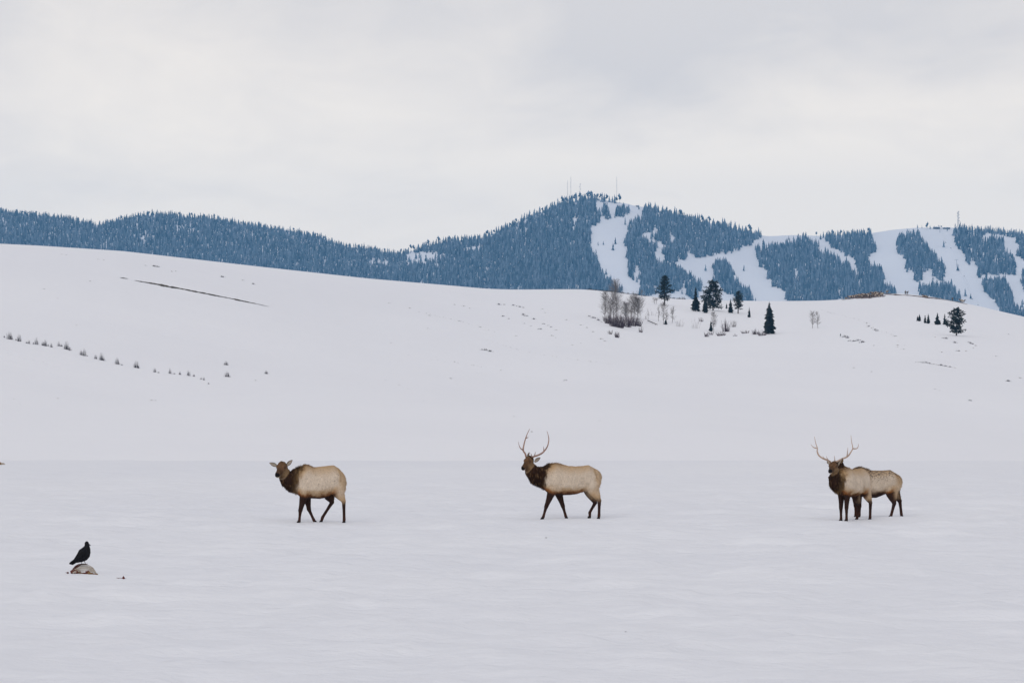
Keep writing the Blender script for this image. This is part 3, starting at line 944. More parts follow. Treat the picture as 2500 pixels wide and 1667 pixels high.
    wv = np.cross(flow, no[idx]); wv /= np.maximum(np.linalg.norm(wv, axis=1), 1e-6)[:, None]
    wd = (.0035 + .002 * mane[idx])[:, None]
    A = p0 - wv * wd - no[idx] * .004; B = p0 + wv * wd - no[idx] * .004; Tp = p0 + flow * L[:, None]
    V = np.stack([A, B, Tp], 1).reshape(-1, 3)
    tri = np.arange(len(V)).reshape(-1, 3)
    hm = mesh_np("hair", V, tri, M_HAIR)
    hc = C[idx] * rr.uniform(.82, 1.12, (len(idx), 1))
    set_color(hm, "tint", np.clip(np.repeat(hc, 3, axis=0), .003, .9))
    obj("hair", hm, root)
    for (toe, planted) in toes: hoof_mesh(root, toe, h, planted)
    for q in (-1, 1):
        c = hb + ax * (.26 * HL) + hs * (q * .084 * k) + hu * (.026 * k)
        b = MB(); rg = []
        for i in range(5):
            a = math.pi * i / 4
            rg.append((c + ax * (-.017 * math.cos(a)), hs * (.013 * math.sin(a) + .0005), hu * (.013 * math.sin(a) + .0005)))
        loft(b, rg, 8); b.build("eye", M_EYE, root, smooth=True)
    for (bs, tp, fc_) in spec['ears']:
        ear_mesh(root, P(*bs), P(*tp), Vector(fc_), spec.get('ear_w', .045))
    # tail
    sr = prof[-1] if prof[-1][0] < prof[0][0] else prof[0]
    b = MB(); tz = sr[1] - .02
    b.tube([S(sr[0] + .09, 0, tz + .03), S(sr[0] + .015, 0, tz - .0), S(sr[0] - .006, 0, tz - .06), S(sr[0] + .008, 0, tz - .12)], [.02, .024, .02, .006], 8)
    b.c = [tuple(PALE * .9)] * len(b.v)
    b.build("tail", M_COAT, root, smooth=True)
    for beam, tines in spec.get('antlers', []):
        antler(root, [P(*p) for p in beam], [[P(*p) for p in t] for t in tines], spec.get('antler_r', .024), spec.get('antler_mat', M_ANTLER))
    return root

CAMF = (0, -1, 0)
build_elk(dict(zoom=1568 / 260, x0=1240, y0=1030, ox=900, oy=1415, yaw=7, seed=11, cream=.97,
    label="antlered bull elk walking left, alone in the middle of the snowy meadow",
    torso=[(1376, 745, 810, .05), (1362, 715, 900, .10), (1328, 682, 985, .17), (1263, 648, 985, .22), (1192, 606, 985, .25), (1100, 618, 1004, .268), (1000, 622, 1036, .288), (900, 618, 1046, .298), (800, 592, 1050, .288), (700, 568, 1048, .26), (625, 582, 1034, .22), (565, 612, 1000, .18), (520, 640, 940, .13)],
    neck=[(600, 790, 0, .36, .20), (490, 772, -.02, .27, .165), (400, 745, -.05, .235, .14), (345, 690, -.08, .185, .125), (322, 620, -.09, .145, .11), (322, 560, -.10, .10, .09)],
    head=[(322, 528, -.10), (212, 662, -.30)],
    mane_line=[(.51, 1.42), (.70, .80)], rump=-.78,
    legs=[('f', (.15, [(615, 850), (640, 1010), (562, 1215), (521, 1362), (505, 1412)])),
          ('f', (-.13, [(640, 850), (745, 1015), (812, 1215), (850, 1350), (862, 1412)])),
          ('h', (.15, [(1245, 800), (1238, 930), (1345, 1130), (1341, 1345), (1333, 1415)])),
          ('hL', (-.13, [(1225, 790), (1195, 965), (1288, 1165), (1207, 1305), (1208, 1390)]))],
    ears=[((392, 560, -.16), (478, 490, -.12), (-.3, -1, .1)), ((300, 490, -.02), (313, 418, .02), (-.9, -.4, 0))],
    antlers=[([(268, 490, -.04), (255, 440, -.01), (225, 390, .08), (236, 310, .18), (262, 215, .24), (288, 145, .24), (322, 75, .20)],
              [[(225, 390, .08), (185, 358, .05), (163, 312, .02), (155, 255, .0)], [(262, 215, .24), (285, 205, .22), (306, 200, .2)], [(262, 470, -.03), (266, 430, -.08)]]),
             ([(340, 490, -.14), (385, 478, -.18), (470, 445, -.28), (530, 400, -.36), (580, 325, -.42), (600, 235, -.42), (592, 165, -.38), (573, 105, -.34)],
              [[(393, 472, -.18), (398, 440, -.24), (407, 405, -.26)], [(527, 402, -.36), (526, 365, -.40), (522, 325, -.42)], [(355, 486, -.14), (345, 455, -.22), (335, 425, -.24)]])]))

build_elk(dict(zoom=1792 / 240, x0=640, y0=1090, ox=1050, oy=1380, yaw=11, seed=23, cream=1.0, specks=True, neck_tan=.5, rump_edge=.5,
    label="antlerless elk with its face turned to the camera, walking at left centre",
    torso=[(1524, 580, 680, .05), (1510, 520, 790, .11), (1468, 448, 830, .175), (1395, 370, 800, .22), (1305, 312, 825, .252), (1230, 318, 862, .272), (1150, 326, 905, .287), (1050, 335, 922, .293), (950, 342, 918, .283), (850, 303, 912, .262), (770, 290, 908, .232), (705, 335, 895, .19), (650, 420, 840, .14)],
    neck=[(740, 600, 0, .37, .20), (620, 575, -.03, .31, .17), (530, 575, -.07, .275, .15), (455, 545, -.12, .225, .135), (415, 475, -.15, .17, .12), (400, 400, -.15, .12, .10)],
    head=[(380, 332, -.14), (288, 495, -.46)], head_k=1.38,
    mane_line=[(.47, 1.40), (.60, .80)], rump=-.60,
    legs=[('f', (.15, [(760, 690), (770, 860), (705, 1135), (686, 1322), (668, 1392)])),
          ('f', (-.13, [(770, 690), (815, 880), (852, 1120), (935, 1300), (962, 1360)])),
          ('h', (.15, [(1380, 600), (1375, 770), (1488, 965), (1497, 1298), (1492, 1362)])),
          ('h', (-.14, [(1320, 600), (1205, 840), (1272, 985), (1097, 1262), (1068, 1370)]))],
    ears=[((292, 326, -.22), (138, 262, -.20), (.1, -1, .1)), ((445, 325, -.16), (558, 210, -.12), (-.1, -1, 0))], ear_w=.048))

build_elk(dict(zoom=1628 / 270, x0=1960, y0=1040, ox=790, oy=1392, yaw=55, seed=37, cream=1.0, specks=True, canon=True, neck_tan=.65,
    org=(-.108, 0, 0), antler_mat=M_ANTLER_PALE, antler_r=.025,
    label="antlered bull elk standing three-quarter on, front one of the right pair",
    torso=[(-.71, 1.17, 1.06, .05), (-.69, 1.22, .92, .11), (-.62, 1.27, .82, .17), (-.54, 1.31, .79, .215), (-.44, 1.345, .735, .245), (-.30, 1.335, .70, .262), (-.15, 1.325, .655, .282), (0, 1.325, .635, .292), (.15, 1.35, .63, .283), (.30, 1.375, .635, .255), (.42, 1.355, .655, .22), (.52, 1.32, .71, .18), (.60, 1.26, .79, .12)],
    neck=[(540, 790, -.38, .33, .19), (492, 790, -.50, .28, .17), (455, 768, -.58, .235, .155), (438, 700, -.62, .185, .14), (436, 630, -.62, .145, .118), (436, 580, -.61, .105, .095)],
    head=[(430, 555, -.60), (357, 636, -.95)],
    mane_line=[(.58, 1.35), (.66, .82)], rump=-.62,
    legs=[('f', (.085, [(.40, .98), (.40, .70), (.42, .36), (.41, .09), (.43, .0)])),
          ('f', (-.085, [(.40, .98), (.39, .70), (.42, .36), (.42, .09), (.44, .0)])),
          ('h', (.155, [(-.46, 1.02), (-.42, .76), (-.655, .475), (-.635, .10), (-.615, .0)])),
          ('h', (-.14, [(-.44, 1.02), (-.34, .74), (-.58, .43), (-.47, .10), (-.44, .0)]))],
    ears=[((482, 575, -.58), (560, 442, -.52), (-.75, -.7, .1)), ((366, 530, -.66), (338, 470, -.62), (-.3, -1, 0))],
    antlers=[([(385, 505, -.64), (335, 472, -.62), (270, 446, -.58), (215, 405, -.52), (192, 350, -.48), (194, 300, -.46), (172, 230, -.46), (150, 128, -.50)],
              [[(350, 482, -.62), (328, 450, -.72), (310, 408, -.78)], [(305, 460, -.6), (285, 445, -.68), (262, 408, -.74)], [(183, 300, -.46), (135, 284, -.44), (98, 240, -.44)]]),
             ([(455, 500, -.58), (500, 482, -.54), (565, 452, -.48), (640, 420, -.40), (690, 360, -.34), (720, 300, -.30), (706, 220, -.30), (692, 112, -.34)],
              [[(447, 500, -.60), (440, 460, -.68), (432, 402, -.74)], [(632, 425, -.40), (636, 360, -.46), (640, 285, -.50)], [(720, 308, -.30), (778, 307, -.26), (803, 275, -.26), (807, 235, -.27)]])]))

build_elk(dict(zoom=1628 / 270, x0=1960, y0=1040, ox=1110, oy=1340, yaw=6, seed=51, cream=.92, dirty=True, rump_edge=.8,
    label="elk with dirt-flecked back standing half hidden behind the right-hand bull",
    torso=[(1462, 765, 810, .05), (1448, 735, 880, .10), (1412, 698, 940, .165), (1352, 664, 930, .212), (1285, 624, 950, .247), (1220, 630, 975, .267), (1150, 632, 1008, .282), (1080, 632, 1036, .287), (1000, 630, 1036, .28), (920, 600, 1030, .27), (830, 572, 1012, .25), (760, 588, 1000, .215), (700, 628, 960, .175), (650, 690, 900, .13)],
    neck=[(730, 790, .0, .32, .19), (660, 735, .02, .23, .15), (610, 670, .05, .165, .125), (580, 610, .08, .125, .10), (565, 575, .10, .09, .085)],
    head=[(552, 552, .12), (462, 640, .36)],
    mane_line=[(.72, 1.35), (.82, .80)], rump=-.56,
    legs=[('f', (.13, [(790, 820), (805, 990), (826, 1160), (824, 1285), (815, 1332)])),
          ('f', (-.12, [(790, 820), (775, 1000), (780, 1160), (781, 1280), (775, 1330)])),
          ('h', (.15, [(1325, 790), (1295, 945), (1340, 1115), (1292, 1298), (1276, 1350)])),
          ('h', (-.14, [(1330, 790), (1345, 950), (1437, 1085), (1459, 1270), (1465, 1337)]))],
    ears=[((562, 530, .06), (590, 462, .0), (-.3, 1, 0)), ((520, 520, .18), (468, 500, .26), (-.6, .8, 0))]))
# ------------------------------------------------------------------ raven and carcass
ZF = 2292 / 190.0
def zr(zx, zy): return 140 + zx / ZF, 1300 + zy / ZF
M_RAVEN = plain("raven_feathers", (.003, .003, .004), (.007, .007, .010), 40, .6, (1, 1, .3), .14)
M_CLAW = plain("raven_leg", (.008, .007, .007), (.016, .014, .013), 40, .6)
base, mp = on_meadow(*zr(800, 1205))
sc = ZF / mp
def PR(zx, zy, y=0.0): return Vector(((zx - 800) / sc, y, (1205 - zy) / sc))
raven = empty("raven", base + PR(770, 938))
tag(raven, "black raven perched on the bare rib cage in the snow", "raven")
off = -PR(770, 938)
def RV(zx, zy, y=0.0): return PR(zx, zy, y) + off
def rings_from(lst):
    out = []
    for i, (c, w, hh) in enumerate(lst):
        d = (lst[min(i + 1, len(lst) - 1)][0] - lst[max(i - 1, 0)][0]).normalized()
        sd = Vector((0, 1, 0)); up = d.cross(sd).normalized()
        out.append((c, sd * w, up * hh))
    return out
mb = MB()
loft(mb, rings_from([(RV(868, 262), .012, .012), (RV(868, 285), .034, .034), (RV(868, 325), .040, .041), (RV(874, 385), .040, .044), (RV(872, 450), .056, .066), (RV(845, 530), .078, .096), (RV(800, 620), .090, .122), (RV(735, 705), .082, .112), (RV(660, 775), .060, .080), (RV(590, 825), .042, .050), (RV(530, 860), .03, .03)]), 16)
for q, (a, b_) in enumerate((((800, 760), (815, 835)), ((715, 790), (695, 868)))):
    y = -.03 if q == 0 else .03
    loft(mb, rings_from([(RV(*a, y), .045, .045), (RV((a[0] + b_[0]) / 2, (a[1] + b_[1]) / 2, y), .035, .035), (RV(*b_, y), .012, .012)]), 10)
me = remeshed(mb, .006, 5); me.name = "body"
n = len(me.vertices); co = np.empty(n * 3); me.vertices.foreach_get("co", co); co = co.reshape(-1, 3)
no = np.empty(n * 3); me.vertices.foreach_get("normal", no); no = no.reshape(-1, 3)
co = co + no * np.array([.004 * mnoise.noise(Vector((p[0] * 45, p[1] * 45, p[2] * 30))) for p in co])[:, None]
me.vertices.foreach_set("co", co.ravel()); me.materials.append(M_RAVEN)
obj("body", me, raven)
for q in (-1, 1):
    b = MB()
    loft(b, rings_from([(RV(835, 500, q * .070), .012, .03), (RV(770, 570, q * .086), .016, .062), (RV(690, 655, q * .080), .014, .066), (RV(600, 745, q * .055), .011, .046), (RV(520, 815, q * .032), .008, .026), (RV(455, 872, q * .018), .005, .010)]), 10)
    b.build("wing", M_RAVEN, raven, smooth=True)
b = MB()
for k in range(6):       # tail feathers laid over each other
    u = (k - 2.5) / 2.5
    loft(b, rings_from([(RV(620, 770 + 40 * u, u * .022), .016, .026), (RV(520, 846 + 34 * u, u * .03), .016, .022), (RV(425 + 18 * u, 912 + 26 * u, u * .036), .015, .017), (RV(392 + 30 * u, 936 + 10 * u, u * .036), .010, .010)]), 8)
b.build("tail", M_RAVEN, raven, smooth=True)
b = MB(); b.tube([RV(885, 335, .01), RV(925, 362, .035), RV(962, 388, .05), RV(974, 402, .055)], [.020, .016, .009, .003], 8)
b.build("beak", M_CLAW, raven, smooth=True)
for (a, c, y) in (((700, 855), (718, 935), .03), ((800, 825), (835, 935), -.03)):
    b = MB()
    k = RV((a[0] + c[0]) / 2 + 4, (a[1] + c[1]) / 2, y)
    b.tube([RV(*a, y), k, RV(c[0], c[1] - 8, y)], [.007, .0045, .005], 6)
    f0 = RV(c[0], c[1] - 6, y)
    for (dx, dy) in ((.032, -.008), (.03, .012), (.028, -.026), (-.026, 0)):
        b.tube([f0, f0 + Vector((dx * .6, dy * .6, .003)), f0 + Vector((dx, dy, -.008))], [.0048, .004, .0015], 5)
    b.build("leg", M_CLAW, raven)

M_RIB = plain("rib_bone", (.30, .26, .22), (.48, .43, .37), 30, .7)
M_MEMB = plain("dried_membrane", (.78, .775, .765), (.86, .86, .86), 22, .55)
M_FLESH = plain("dried_flesh", (.05, .010, .008), (.15, .035, .024), 45, .6)
M_HIDE = plain("torn_hide", (.10, .05, .022), (.30, .19, .09), 60, .9)
carc = empty("carcass", base)
tag(carc, "picked-over rib cage with scraps of hide, under the raven", "carcass")
def rib_path(i, n=13):
    f = max(0.0, i / 7.0)                      # 0 back (tallest) .. 1 front
    l = Vector((mix(-.235, -.20, f), mix(.11, -.15, f), mix(.05, .008, f)))
    r = Vector((mix(.195, .235, f), mix(.06, -.12, f), mix(.04, .008, f)))
    top = mix(.160, .045, f ** .75)
    pts = []
    for k in range(n):
        t = k / (n - 1)
        p = l.lerp(r, t)
        p.z = mix(l.z, r.z, t) + (top - mix(l.z, r.z, t)) * math.sin(math.pi * t) ** .62
        p.y += .03 * math.sin(math.pi * t)
        pts.append(p)
    return pts
for i in range(8):
    b = MB(); P_ = rib_path(i)
    b.tube(P_, [.0085 - .0035 * math.sin(math.pi * k / 12) for k in range(13)], 6)
    b.build("rib", M_RIB, carc, smooth=True)
b = MB(); V = []
G = [rib_path(k / 4.0 - .2) for k in range(15)]
for g in G:
    for p in g: V.append(p - Vector((0, 0, .006)))
Q = [(i * 13 + j, i * 13 + j + 1, (i + 1) * 13 + j + 1, (i + 1) * 13 + j) for i in range(14) for j in range(13 - 1) if j >= 1]
nb = len(V); V += [p - Vector((0, 0, .004)) for p in list(V)]
Q += [tuple(q + nb for q in reversed(f)) for f in list(Q)]
b.add(V, (), Q); b.build("membrane", M_MEMB, carc, smooth=True)
b = MB(); b.tube([Vector((-.235, .05, .02)), Vector((-.222, .08, .07)), Vector((-.18, .09, .125)), Vector((-.125, .10, .160)), Vector((-.03, .11, .172)), Vector((.05, .10, .168))], [.016, .016, .014, .012, .009, .006], 7)
for k in range(7):
    t = k / 7; p = Vector((-.235 + .16 * t, .05 + .06 * t, .02 + .145 * t ** .8))
    b.tube([p + Vector((-.012, -.012, -.004)), p, p + Vector((.012, .012, .012))], [.006, .014, .007], 5)
b.build("spine", M_FLESH, carc, smooth=True)
def blob(b, c, r, seed, n=7):
    rr = random.Random(seed); rg = []
    for i in range(n):
        a = math.pi * i / (n - 1)
        q = max(math.sin(a), .04)
        j = 1 + rr.uniform(-.25, .25)
        rg.append((Vector((c[0] - r[0] * math.cos(a), c[1] + rr.uniform(-.2, .2) * r[1], c[2] + rr.uniform(-.15, .15) * r[2])), Vector((0, r[1] * q * j, 0)), Vector((0, 0, r[2] * q * j))))
    V0 = len(b.v); loft(b, rg, 8)
    for k in range(V0, len(b.v)):
        x, y, z = b.v[k]; b.v[k] = (x + rr.uniform(-.1, .1) * r[0], y + rr.uniform(-.12, .12) * r[1], z + rr.uniform(-.12, .12) * r[2])
rr = random.Random(5)
for k in range(20):
    t = k / 19
    x = mix(-.235, .30, t) + rr.uniform(-.01, .01)
    b = MB()
    hgt = (.030 if t < .3 else (.012 if t < .55 else (.030 if t < .78 else .014))) * rr.uniform(.6, 1.5)
    yb = -.10 - .95 * max(0, t - .30) ** 1.3 + rr.uniform(-.05, .05) + (.25 * (.3 - t) if t < .3 else 0)
    blob(b, (x, yb, hgt * .75), (rr.uniform(.018, .036), rr.uniform(.012, .02), hgt), 100 + k)
    m = M_HIDE if (rr.random() < (.7 if (t < .32 or .58 < t < .8) else .35)) else M_FLESH
    if m is M_HIDE:
        for q in range(4):
            p = Vector((x + rr.uniform(-.03, .03), yb + rr.uniform(-.02, .03), .012))
            b.tube([p, p + Vector((rr.uniform(-.03, .03), rr.uniform(-.02, .02), rr.uniform(.008, .026)))], [.0035, .001], 3)
    b.build("hide_scrap" if m is M_HIDE else "flesh_scrap", m, carc)
def scrap(name, zx, zy, build, label, cat):
    p, mp_ = on_meadow(*zr(zx, zy))
    r = empty(name, p + Vector((0, 0, .008))); tag(r, label, cat); build(r, ZF / mp_)
def left_scrap(r, s_):
    b = MB(); blob(b, (0, 0, .012), (.024, .02, .017), 31); b.build("meat", M_FLESH, r)
    b = MB(); b.tube([(-.05, 0, .018), (-.02, .0, .014), (.0, .0, .01)], [.001, .003, .004], 4); b.build("sinew", M_FLESH, r)
scrap("meat_scrap", 308, 1200, left_scrap, "small dark red scrap of meat left of the rib cage", "meat scrap")
def right_scrap(r, s_):
    b = MB(); blob(b, (.045, 0, .012), (.026, .015, .02), 33)
    b.tube([(.045, 0, .01), (.043, 0, .04), (.050, 0, .055)], [.012, .008, .001], 5); b.build("meat", M_FLESH, r)
    b = MB(); b.tube([(-.085, .0, .016), (-.05, -.01, .008), (-.02, .0, .012), (.04, 0, .006), (.10, .0, .0)], [.003, .006, .004, .006, .001], 5); b.build("sinew", M_FLESH, r)
scrap("meat_scrap", 1880, 1320, right_scrap, "thin red scrap of meat lying right of the rib cage", "meat scrap")

# brown lump at the left edge of the meadow
p, mp = on_meadow(-2, 1134.5)
b = MB(); root = empty("elk_remains", p); tag(root, "small brown lump of remains at the far left edge of the meadow", "remains")
blob(b, (-.02, 0, .04), (.16, .10, .075), 51, 9); b.build("hide", M_HIDE, root, smooth=True)
b = MB(); blob(b, (.14, -.02, .035), (.09, .06, .05), 52); b.build("bone", M_RIB, root, smooth=True)

# ------------------------------------------------------------------ trees on the hill
M_NEEDLE = foliage_mat("conifer_needles", (.012, .020, .015), (.024, .036, .024), (.5, .54, .58), .05, 1.2)
M_BARK = plain("conifer_bark", (.035, .026, .02), (.075, .058, .045), 4, .95, (1, 1, .3))
M_TWIG = plain("aspen_twigs", (.15, .13, .12), (.26, .23, .21), 2, .9)
M_WILLOW = plain("willow_twigs", (.055, .034, .040), (.12, .078, .080), 2, .9)
M_SAGE = plain("sagebrush", (.030, .026, .034), (.075, .064, .066), 3, .95)
M_GRASS = plain("dry_grass", (.10, .085, .065), (.20, .17, .13), 3, .95)
M_EARTH = plain("bare_earth", (.055, .042, .026), (.105, .085, .055), .8, .95)
M_TRAMPLED = plain("trampled_earth", (.085, .058, .046), (.20, .15, .125), .5, .95)

def spray(b, p, d, L, w, r, col):
    """one frond: a drooping spray of needle blades"""
    d = d.normalized(); s = d.cross(Vector((0, 0, 1)))
    s = s.normalized() if s.length > 1e-3 else Vector((1, 0, 0))
    e = p + d * L + Vector((0, 0, -.10 * L))
    m = p + d * (L * .55) + Vector((0, 0, .02 * L))
    V = [p, m + s * w, m - s * w, e, m + Vector((0, 0, w * .5)), m - Vector((0, 0, w * .8))]
    T = [(0, 1, 3), (0, 3, 2), (0, 4, 3), (0, 3, 5)]
    for k in range(3):
        q = p + d * (L * (.35 + .22 * k)); sg = 1 if (k + r.randrange(2)) % 2 else -1
        i = len(V); t = q + (d * .5 + s * sg).normalized() * (L * .34) + Vector((0, 0, r.uniform(-.12, .06) * L))
        V += [q - d * (L * .09), q + d * (L * .09), t]; T.append((i, i + 1, i + 2))
    b.add(V, T, (), col)
def spruce(name, h, w, seed, loc, label, group=None, gap=.05):
    r = random.Random(seed); root = empty(name, loc); tag(root, label, "tree", group)
    t = MB(); t.tube([(0, 0, -.4), (0, 0, h * .4), (0, 0, h * .97)], [h * .018 + .04, h * .012 + .02, .01], 6); t.build("trunk", M_BARK, root)
    b = MB(); lv = max(16, int(h * 4.6))
    for k in range(lv):
        f = k / (lv - 1)
        z = h * (gap + (.965 - gap) * f)
        rad = w / 2 * ((1 - f ** 1.25) ** .9 * .90 * (.86 + .14 * min(1, f / .18)) + .10) * r.uniform(.62, 1.2)
        nb = max(7, int(12 * (1 - f) + 6))
        a0 = r.uniform(0, 6.28)
        for i in range(nb):
            a = a0 + 6.283 * i / nb + r.uniform(-.25, .25)
            L = rad * r.uniform(.55, 1.25)
            c = r.uniform(.6, 1.5)
            spray(b, Vector((0, 0, z + L * .18 + r.uniform(-.03, .03) * h)), Vector((math.cos(a), math.sin(a), -.22 + r.uniform(-.2, .25))), L, .24 * L + .09, r, (c, c, c))
    spray(b, Vector((0, 0, h * .92)), Vector((.02, 0, 1)), h * .08, .05, r, (1, 1, 1))
    b.build("crown", M_NEEDLE, root)
    return root
def pine(name, h, w, seed, loc, label, crown0=.22, lean=0.0, group=None, limbs=54):
    r = random.Random(seed); root = empty(name, loc); tag(root, label, "tree", group)
    t = MB()
    axis = lambda f: Vector((lean * h * f * f, .0, h * f))
    t.tube([Vector((0, 0, -.5))] + [axis(f) for f in (.1, .35, .6, .97)], [h * .022 + .06, h * .02 + .04, h * .015 + .03, h * .010 + .02, .02], 7)
    b = MB()
    for k in range(limbs):
        f = crown0 + (1 - crown0) * ((k + r.uniform(-.4, .4)) / limbs); f = min(max(f, crown0), .985)
        g = (f - crown0) / (1 - crown0)
        env = (1.0 - .72 * max(0, (g - .35) / .65) ** 1.6) * (.72 + .28 * min(1, g / .3))
        L = w / 2 * env * r.uniform(.55, 1.18)
        a = 2.4 * k + r.uniform(-.5, .5)
        d = Vector((math.cos(a), math.sin(a), r.uniform(-.05, .30) + .25 * g))
        p = axis(f); e = p + d.normalized() * L
        t.tube([p, mix(p, e, .5) + Vector((0, 0, -.04 * L)), e], [.07, .05, .02], 4, cap=False)
        for j in range(4):
            c0 = mix(p, e, .38 + .22 * j) + Vector((r.uniform(-.1, .1), r.uniform(-.1, .1), r.uniform(-.03, .08))) * L * .6
            tr = (.22 + .14 * r.random()) * (w / 2) * (.55 + .45 * env)
            cc = r.uniform(.55, 1.6)
            for q in range(9):
                dd = Vector((r.gauss(0, 1), r.gauss(0, 1), r.gauss(.15, .55))).normalized()
                spray(b, c0, dd, tr * r.uniform(.7, 1.2), tr * .16, r, (cc, cc, cc))
    t.build("trunk", M_BARK, root); b.build("crown", M_NEEDLE, root)
    return root
def bare_tree(name, h, w, seed, loc, label, group=None, stems=1, twigs=150, mat=None, rad=.05, trunk_r=.085):
    r = random.Random(seed); root = empty(name, loc); tag(root, label, "tree", group)
    t = MB(); b = MB()
    for sdx in range(stems):
        x0 = (sdx - (stems - 1) / 2) * w / max(stems, 2) * .7
        lean = r.uniform(-.05, .05); hh = h * r.uniform(.82, 1.0) if stems > 1 else h
        ax = lambda f: Vector((x0 + lean * hh * f + .012 * hh * math.sin(9 * f + seed), .01 * hh * math.sin(7 * f), hh * f))
        t.tube([ax(f) for f in (-.03, .2, .45, .7, 1.0)], [trunk_r, trunk_r * .9, trunk_r * .7, trunk_r * .5, .02], 6)
        for k in range(twigs // stems):
            f = r.uniform(.12, .99) ** .8
            L = (w * .92) * (math.sin(math.pi * min(1, .22 + .70 * f)) ** .7) * r.uniform(.35, 1.15)
            a = r.uniform(0, 6.283)
            p = ax(f); d = Vector((math.cos(a), math.sin(a), r.uniform(.35, 1.3))).normalized()
            m = p + d * (L * .55); e = p + d * L + Vector((0, 0, .12 * L))
            b.tube([p, m, e], [rad * .7, rad * .5, rad * .2], 3, cap=False)
            for j in range(3):
                s0 = mix(p, e, r.uniform(.35, .8)); dd = (d + Vector((r.gauss(0, .5), r.gauss(0, .5), r.gauss(.2, .3)))).normalized()
                b.tube([s0, s0 + dd * (L * r.uniform(.25, .5))], [rad * .5, rad * .2], 3, cap=False)
    t.build("trunk", M_TWIG if mat is None else mat, root); b.build("branches", M_TWIG if mat is None else mat, root)
    return root
def bush(name, h, w, seed, loc, label, cat, group=None, mat=None, stems=70, rad=.05, me=None, spread=1.0):
    r = random.Random(seed)
    if me is None:
        b = MB()
        for k in range(stems):
            a = r.uniform(0, 6.283); q = math.sqrt(r.random())
            p = Vector((w * .42 * q * math.cos(a), w * .26 * q * math.sin(a), -.1))
            L = h * (.35 + .85 * r.random() ** 1.7) * (1 - .3 * q)
            d = Vector((math.cos(a) * q * .55 * spread * w / h / 1.2, math.sin(a) * q * .4, 1)).normalized()
            m = p + d * L * .5; e = p + d * L + Vector((r.gauss(0, .05) * w, r.gauss(0, .04) * w, 0))
            b.tube([p, m, e], [rad, rad * .75, rad * .25], 3, cap=False)
            for j in range(2):
                s0 = mix(m, e, r.uniform(0, .6)); dd = (d + Vector((r.gauss(0, .5), r.gauss(0, .4), .2))).normalized()
                b.tube([s0, s0 + dd * L * r.uniform(.15, .3)], [rad * .6, rad * .2], 3, cap=False)
        me = b.mesh(name, mat or M_WILLOW)
    o = obj(name, me, None, loc); tag(o, label, cat, group)
    return o

def z5(zx, zy): return 1430 + zx / 4.704, 660 + zy / 4.704
def z6(zx, zy): return 2000 + zx / 4.704, 680 + zy / 4.704
def plant(zfun, zx, ztop, zbase):
    px, py = zfun(zx, zbase); p, mp_ = on_hill(px, py)
    return p, (zbase - ztop) / 4.704 * mp_, mp_ / 4.704
sd = 900
for kind, zf_, zx, zt, zb, w, label in [
    ('pine', z5, 905, 65, 405, 170, "tall dark pine rising behind the thin bare aspens"),
    ('spruce', z5, 1262, 190, 468, 108, "narrow dark spruce with sharp top left of the broad pine"),
    ('spruce', z5, 1372, 300, 488, 90, "short spruce tucked under the left side of the broad pine"),
    ('pine', z5, 1462, 130, 462, 235, "broad spreading pine, largest tree of the hillside stand"),
    ('spruce', z5, 1664, 325, 488, 68, "slim young spruce left of the smaller bushy pine"),
    ('pine', z5, 1750, 240, 496, 122, "smaller bushy pine right of the broad spreading pine"),
    ('spruce', z5, 1878, 420, 540, 42, "tiny lone spruce on bare snow right of the bushy pine"),
    ('spruce', z5, 2108, 362, 730, 165, "large full spruce at the right end of the hillside stand"),
    ('spruce', z5, 1438, 575, 702, 50, "little pointed spruce beside a bare sapling below the broad pine"),
    ('spruce', z5, 918, 555, 622, 38, "dwarf spruce at the foot of the thin bare aspens"),
    ('spruce', z5, 1618, 378, 440, 26, "tiniest spruce left of the slim young spruce"),
    ('spruce', z6, 1130, 428, 486, 32, "leftmost little spruce in the row on the right hill"),
    ('spruce', z6, 1152, 408, 490, 42, "second little spruce in the row on the right hill"),
    ('spruce', z6, 1216, 420, 512, 42, "third little spruce in the row on the right hill"),
    ('spruce', z6, 1253, 405, 518, 48, "fourth little spruce in the row on the right hill"),
    ('spruce', z6, 1358, 392, 530, 84, "widest little spruce in the row on the right hill"),
    ('spruce', z6, 1442, 402, 530, 52, "pointed spruce second from the big pine on the right hill"),
    ('spruce', z6, 1466, 455, 545, 42, "short spruce touching the big pine on the right hill"),
    ('pine', z6, 1575, 342, 655, 215, "big ragged pine at the right end of the small spruces"),
    ('spruce', z6, 245, 628, 658, 14, "speck of a spruce on the snow left of the right hill"),
]:
    sd += 1
    p, hh, k = plant(zf_, zx, zt, zb)
    if kind == 'pine': pine("pine_tree", hh, w * k, sd, p, label, .20 if w < 200 else .08, 0.02)
    else: spruce("spruce_tree", hh, w * k, sd, p, label)

